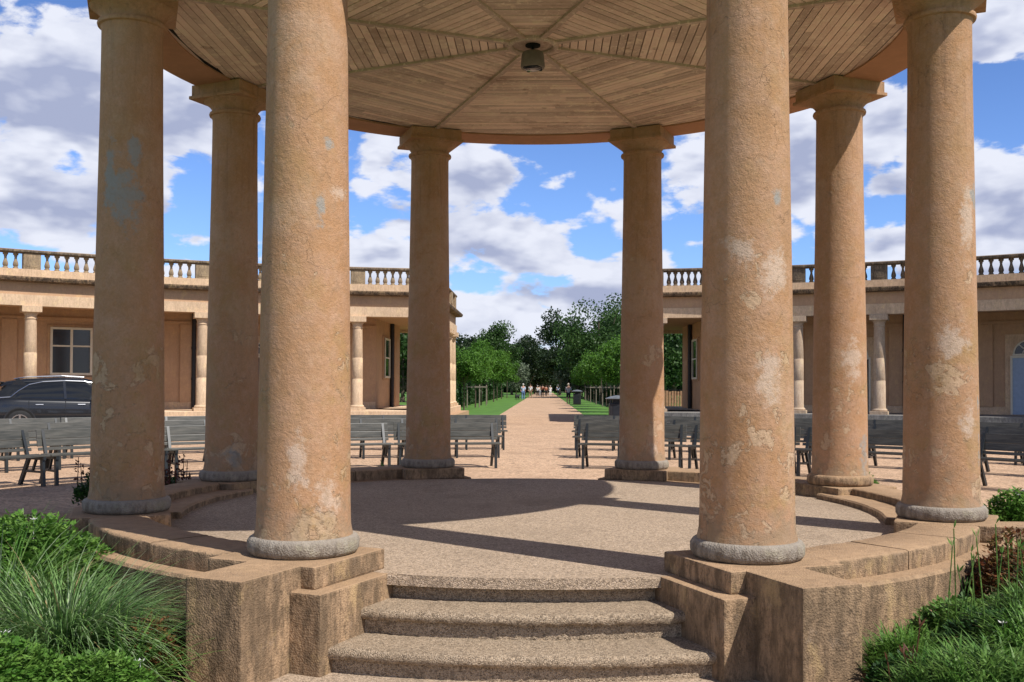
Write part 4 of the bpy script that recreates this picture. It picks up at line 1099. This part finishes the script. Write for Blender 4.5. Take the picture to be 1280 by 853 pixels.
# ------------------------------------------------------------------ car
def car():
    t = thing('parked_car', (-15.1, 19.2, ZG), 0, 'dark blue-grey estate car parked in front of the left colonnade', 'car')
    paint = NT('dark_car_paint'); paint.done((.012,.013,.015), .25, None, .4); paint.b.inputs['Coat Weight'].default_value = .6; paint.b.inputs['Coat Roughness'].default_value = .04; paint = paint.m
    glass = simple('car_glass', (.010,.011,.012), .06, .45, var=.05); chrome = simple('chrome', (.65,.66,.68), .18, .5, 1, .02); plastic = simple('black_plastic', (.02,.02,.022), .6); tyre = simple('tyre_rubber', (.018,.018,.018), .8)
    # x: rear (-2.25) to front (2.25); sections (x, halfwidth, sill z, shoulder z, belt z)
    S = [(-2.25,.70,.50,.80,.92),(-2.18,.82,.36,.86,.99),(-1.95,.90,.30,.92,1.04),(-1.4,.925,.28,.93,1.035),(-.5,.93,.26,.91,1.01),(.4,.93,.26,.89,.985),(1.0,.92,.27,.87,.96),(1.5,.90,.28,.84,.93),(1.95,.84,.32,.74,.85),(2.18,.72,.38,.62,.72),(2.25,.60,.45,.56,.62)]
    bm = B(); rings = []
    for x, w, z0, zs, zb in S:
        half = [(w*.90,z0),(w*.985,z0+.10),(w,(z0+zs)/2),(w*.985,zs),(w*.93,zb-.02),(w*.86,zb)]
        ring = [bm.verts.new((x,y,z)) for y, z in half]+[bm.verts.new((x,0,zb+.012))]+[bm.verts.new((x,-y,z)) for y, z in half[::-1]]
        rings.append(ring)
    for a, b in zip(rings, rings[1:]):
        for j in range(len(a)): bm.faces.new((a[j], a[(j+1)%len(a)], b[(j+1)%len(a)], b[j]))
    bm.faces.new(rings[0]); bm.faces.new(rings[-1][::-1]); fixn(bm)
    body = finish('body', bm, paint, t, True, edge=50)
    G = [(-2.12,.74,.99,1.02),(-1.72,.72,1.00,1.50),(-1.2,.70,1.0,1.585),(-.3,.70,1.0,1.625),(.35,.69,.99,1.60),(.75,.68,.98,1.49),(1.35,.70,.96,.98)]
    bm = B(); rings = []
    for x, w, z0, z1 in G:
        q = [(w*1.12,z0),(w*1.02,z0+(z1-z0)*.75),(w*.93,z0+(z1-z0)*.92)]
        rings.append([bm.verts.new((x,y,z)) for y, z in q]+[bm.verts.new((x,0,z1-.01))]+[bm.verts.new((x,-y,z)) for y, z in q[::-1]])
    for a, b in zip(rings, rings[1:]):
        for j in range(len(a)-1): bm.faces.new((a[j], a[j+1], b[j+1], b[j]))
    fixn(bm); finish('window_glass', bm, glass, t, True, edge=40)
    # roof and pillars
    bm = B(); rings = []
    for x, w, z0, z1 in [(-1.86,.70,0,1.44)]+G[1:5]+[(.66,.68,0,1.525)]:
        z = z0+(z1-z0)*.9 if z0 else z1-.05
        q = [(w*.975,z1-.085),(w*.93,z1-.02),(w*.6,z1+.012)]
        rings.append([bm.verts.new((x,y,zz)) for y, zz in q]+[bm.verts.new((x,0,z1+.02))]+[bm.verts.new((x,-y,zz)) for y, zz in q[::-1]])
    for a, b in zip(rings, rings[1:]):
        for j in range(len(a)-1): bm.faces.new((a[j], a[j+1], b[j+1], b[j]))
    fixn(bm); rf = finish('roof', bm, paint, t, True, edge=60)
    for s in (-1, 1):
        bm = B()
        bar(bm, (-1.70,s*.735,1.02), (-1.30,s*.70,1.50), .03, .34, Vector((1,0,0)))
        fixn(bm); finish('rear_pillar', bm, paint, t)
        bm = B(); bar(bm, (-.20,s*.80,1.01), (-.24,s*.695,1.56), .02, .07, Vector((1,0,0))); bar(bm, (.45,s*.805,.98), (.70,s*.70,1.50), .03, .05, Vector((1,0,0))); bar(bm, (1.30,s*.78,.98), (.62,s*.69,1.53), .035, .05, Vector((1,0,0))); fixn(bm); finish('pillar', bm, paint, t)
        bm = B(); tube(bm, [(-1.95,s*.80,1.045),(-1.62,s*.80,1.065),(-1.42,s*.765,1.24),(-1.15,s*.725,1.42),(-.8,s*.705,1.50),(-.2,s*.70,1.535),(.3,s*.70,1.52),(.62,s*.70,1.46)], .016, 6); finish('window_trim', bm, chrome, t)
        bm = B(); tube(bm, [(-1.5,s*.62,1.585),(-1.2,s*.62,1.635),(-.3,s*.62,1.675),(.3,s*.62,1.645)], .018, 6); finish('roof_rail', bm, chrome, t)
        for x0, x1 in ((-.98,-.78),(.12,.32)):
            bm = B(); tube(bm, [(x0,s*.925,.85),(x1,s*.928,.85)], .017, 6); finish('door_handle', bm, chrome, t)
        for xs in (-1.15, -.2, .85):
            bm = B(); bar(bm, (xs,s*.926,.32), (xs,s*.918,.97), .008, .012, Vector((1,0,0))); finish('door_seam', bm, plastic, t)
        bm = B(); tube(bm, [(.62,s*.86,.99),(.62,s*1.0,1.03)], .05, 8); box(bm, .50, .70, s*1.0-.11, s*1.0+.11, .96, 1.11, None, .03); fixn(bm); finish('mirror', bm, paint, t)
        bm = B(); box(bm, -1.3, 1.25, s*.90-.03, s*.90+.03, .25, .40, None, .02); fixn(bm); finish('sill_trim', bm, plastic, t)
        bm = B(); box(bm, -2.24, -2.02, s*.74-.10, s*.74+.13, .86, .99, None, .03); fixn(bm); lg = finish('tail_light', bm, simple('tail_light_red', (.45,.05,.03), .15, .6), t)
        bm = B(); box(bm, 1.95, 2.17, s*.66-.12, s*.66+.12, .66, .76, None, .03); fixn(bm); finish('headlight', bm, chrome, t)
    bm = B(); box(bm, -2.02, -1.78, -.62, .62, 1.47, 1.50, None, .01); fixn(bm); finish('roof_spoiler', bm, paint, t)
    bm = B(); box(bm, -2.30, -2.1, -.72, .72, .36, .56, None, .04); fixn(bm); finish('rear_bumper', bm, plastic, t)
    bm = B(); box(bm, 2.1, 2.29, -.62, .62, .34, .50, None, .04); fixn(bm); finish('front_bumper', bm, plastic, t)
    for x in (-1.38, 1.38):
        for s in (-1, 1):
            bm = B(); n = 24
            Mr = Matrix.Translation((x, s*.845, .345)) @ Matrix.Rotation(pi/2, 4, 'X')
            lathe(bm, [(.23,-.11),(.32,-.115),(.345,-.09),(.35,0),(.345,.09),(.32,.115),(.23,.11)], 28)
            for v in bm.verts: v.co = Mr @ v.co
            fixn(bm); wh = finish('wheel', bm, tyre, t, True, edge=50)
            bm = B(); q = -s
            for k in range(5):
                a = 2*pi*k/5+.3
                box(bm, .04, .225, -.026, .026, q*.108-.012, q*.108+.012, Matrix.Rotation(a, 4, 'Z'))
            lathe(bm, [(.05,q*.108-.015),(.05,q*.108+.02)], 12); arc(bm, [(.205,q*.108-.02),(.235,q*.108-.02),(.235,q*.108+.016),(.205,q*.108+.016)], 0, 360, 28)
            for v in bm.verts: v.co = Mr @ v.co
            fixn(bm); finish('rim', bm, chrome, wh)
            bm = B(); arc(bm, [(.36,-.02),(.43,-.02),(.43,.02),(.36,.02)], -100, 100, 20)
            Mq = Matrix.Translation((x, s*.915, .345)) @ Matrix.Rotation(pi/2, 4, 'X')
            for v in bm.verts: v.co = Mq @ v.co
            fixn(bm); finish('wheel_arch', bm, plastic, t)
            bm = B(); bm.faces.new([bm.verts.new((x+.40*cos(2*pi*k/24), s*.936, .345+.40*sin(2*pi*k/24))) for k in range(24) if .345+.40*sin(2*pi*k/24) > .22]); finish('arch_liner', bm, M['dark'], t)
    return t
cr = car()
cb = math.degrees(atan2(-13.9, 19.9)); cr.location = (-13.9, 19.9, ZG); cr.rotation_euler = (0,0, rad(30))

# ------------------------------------------------------------------ camera
yaw, pit, rol, sy = .0330, .0188, .0046, 33.81
fwd = Vector((-sin(yaw), cos(yaw), 0)); right = Vector((cos(yaw), sin(yaw), 0)); up = Vector((0,0,1))
f2 = fwd*cos(pit)+up*sin(pit); u2 = -fwd*sin(pit)+up*cos(pit)
r3 = right*cos(rol)+u2*sin(rol); u3 = -right*sin(rol)+u2*cos(rol)
cd = bpy.data.cameras.new('camera'); cam = bpy.data.objects.new('camera', cd); COL.objects.link(cam)
Mx = Matrix((r3, u3, -f2)).transposed().to_4x4(); Mx.translation = CAM; cam.matrix_world = Mx
cd.sensor_width = 36; cd.lens = 1244.31/1280*36; cd.shift_y = sy/1280; cd.clip_start = .05; cd.clip_end = 4000
scn.camera = cam
scn.render.engine = 'CYCLES'
scn.view_settings.view_transform = 'Standard'; scn.view_settings.look = 'None'; scn.view_settings.gamma = 1; scn.view_settings.exposure = .18
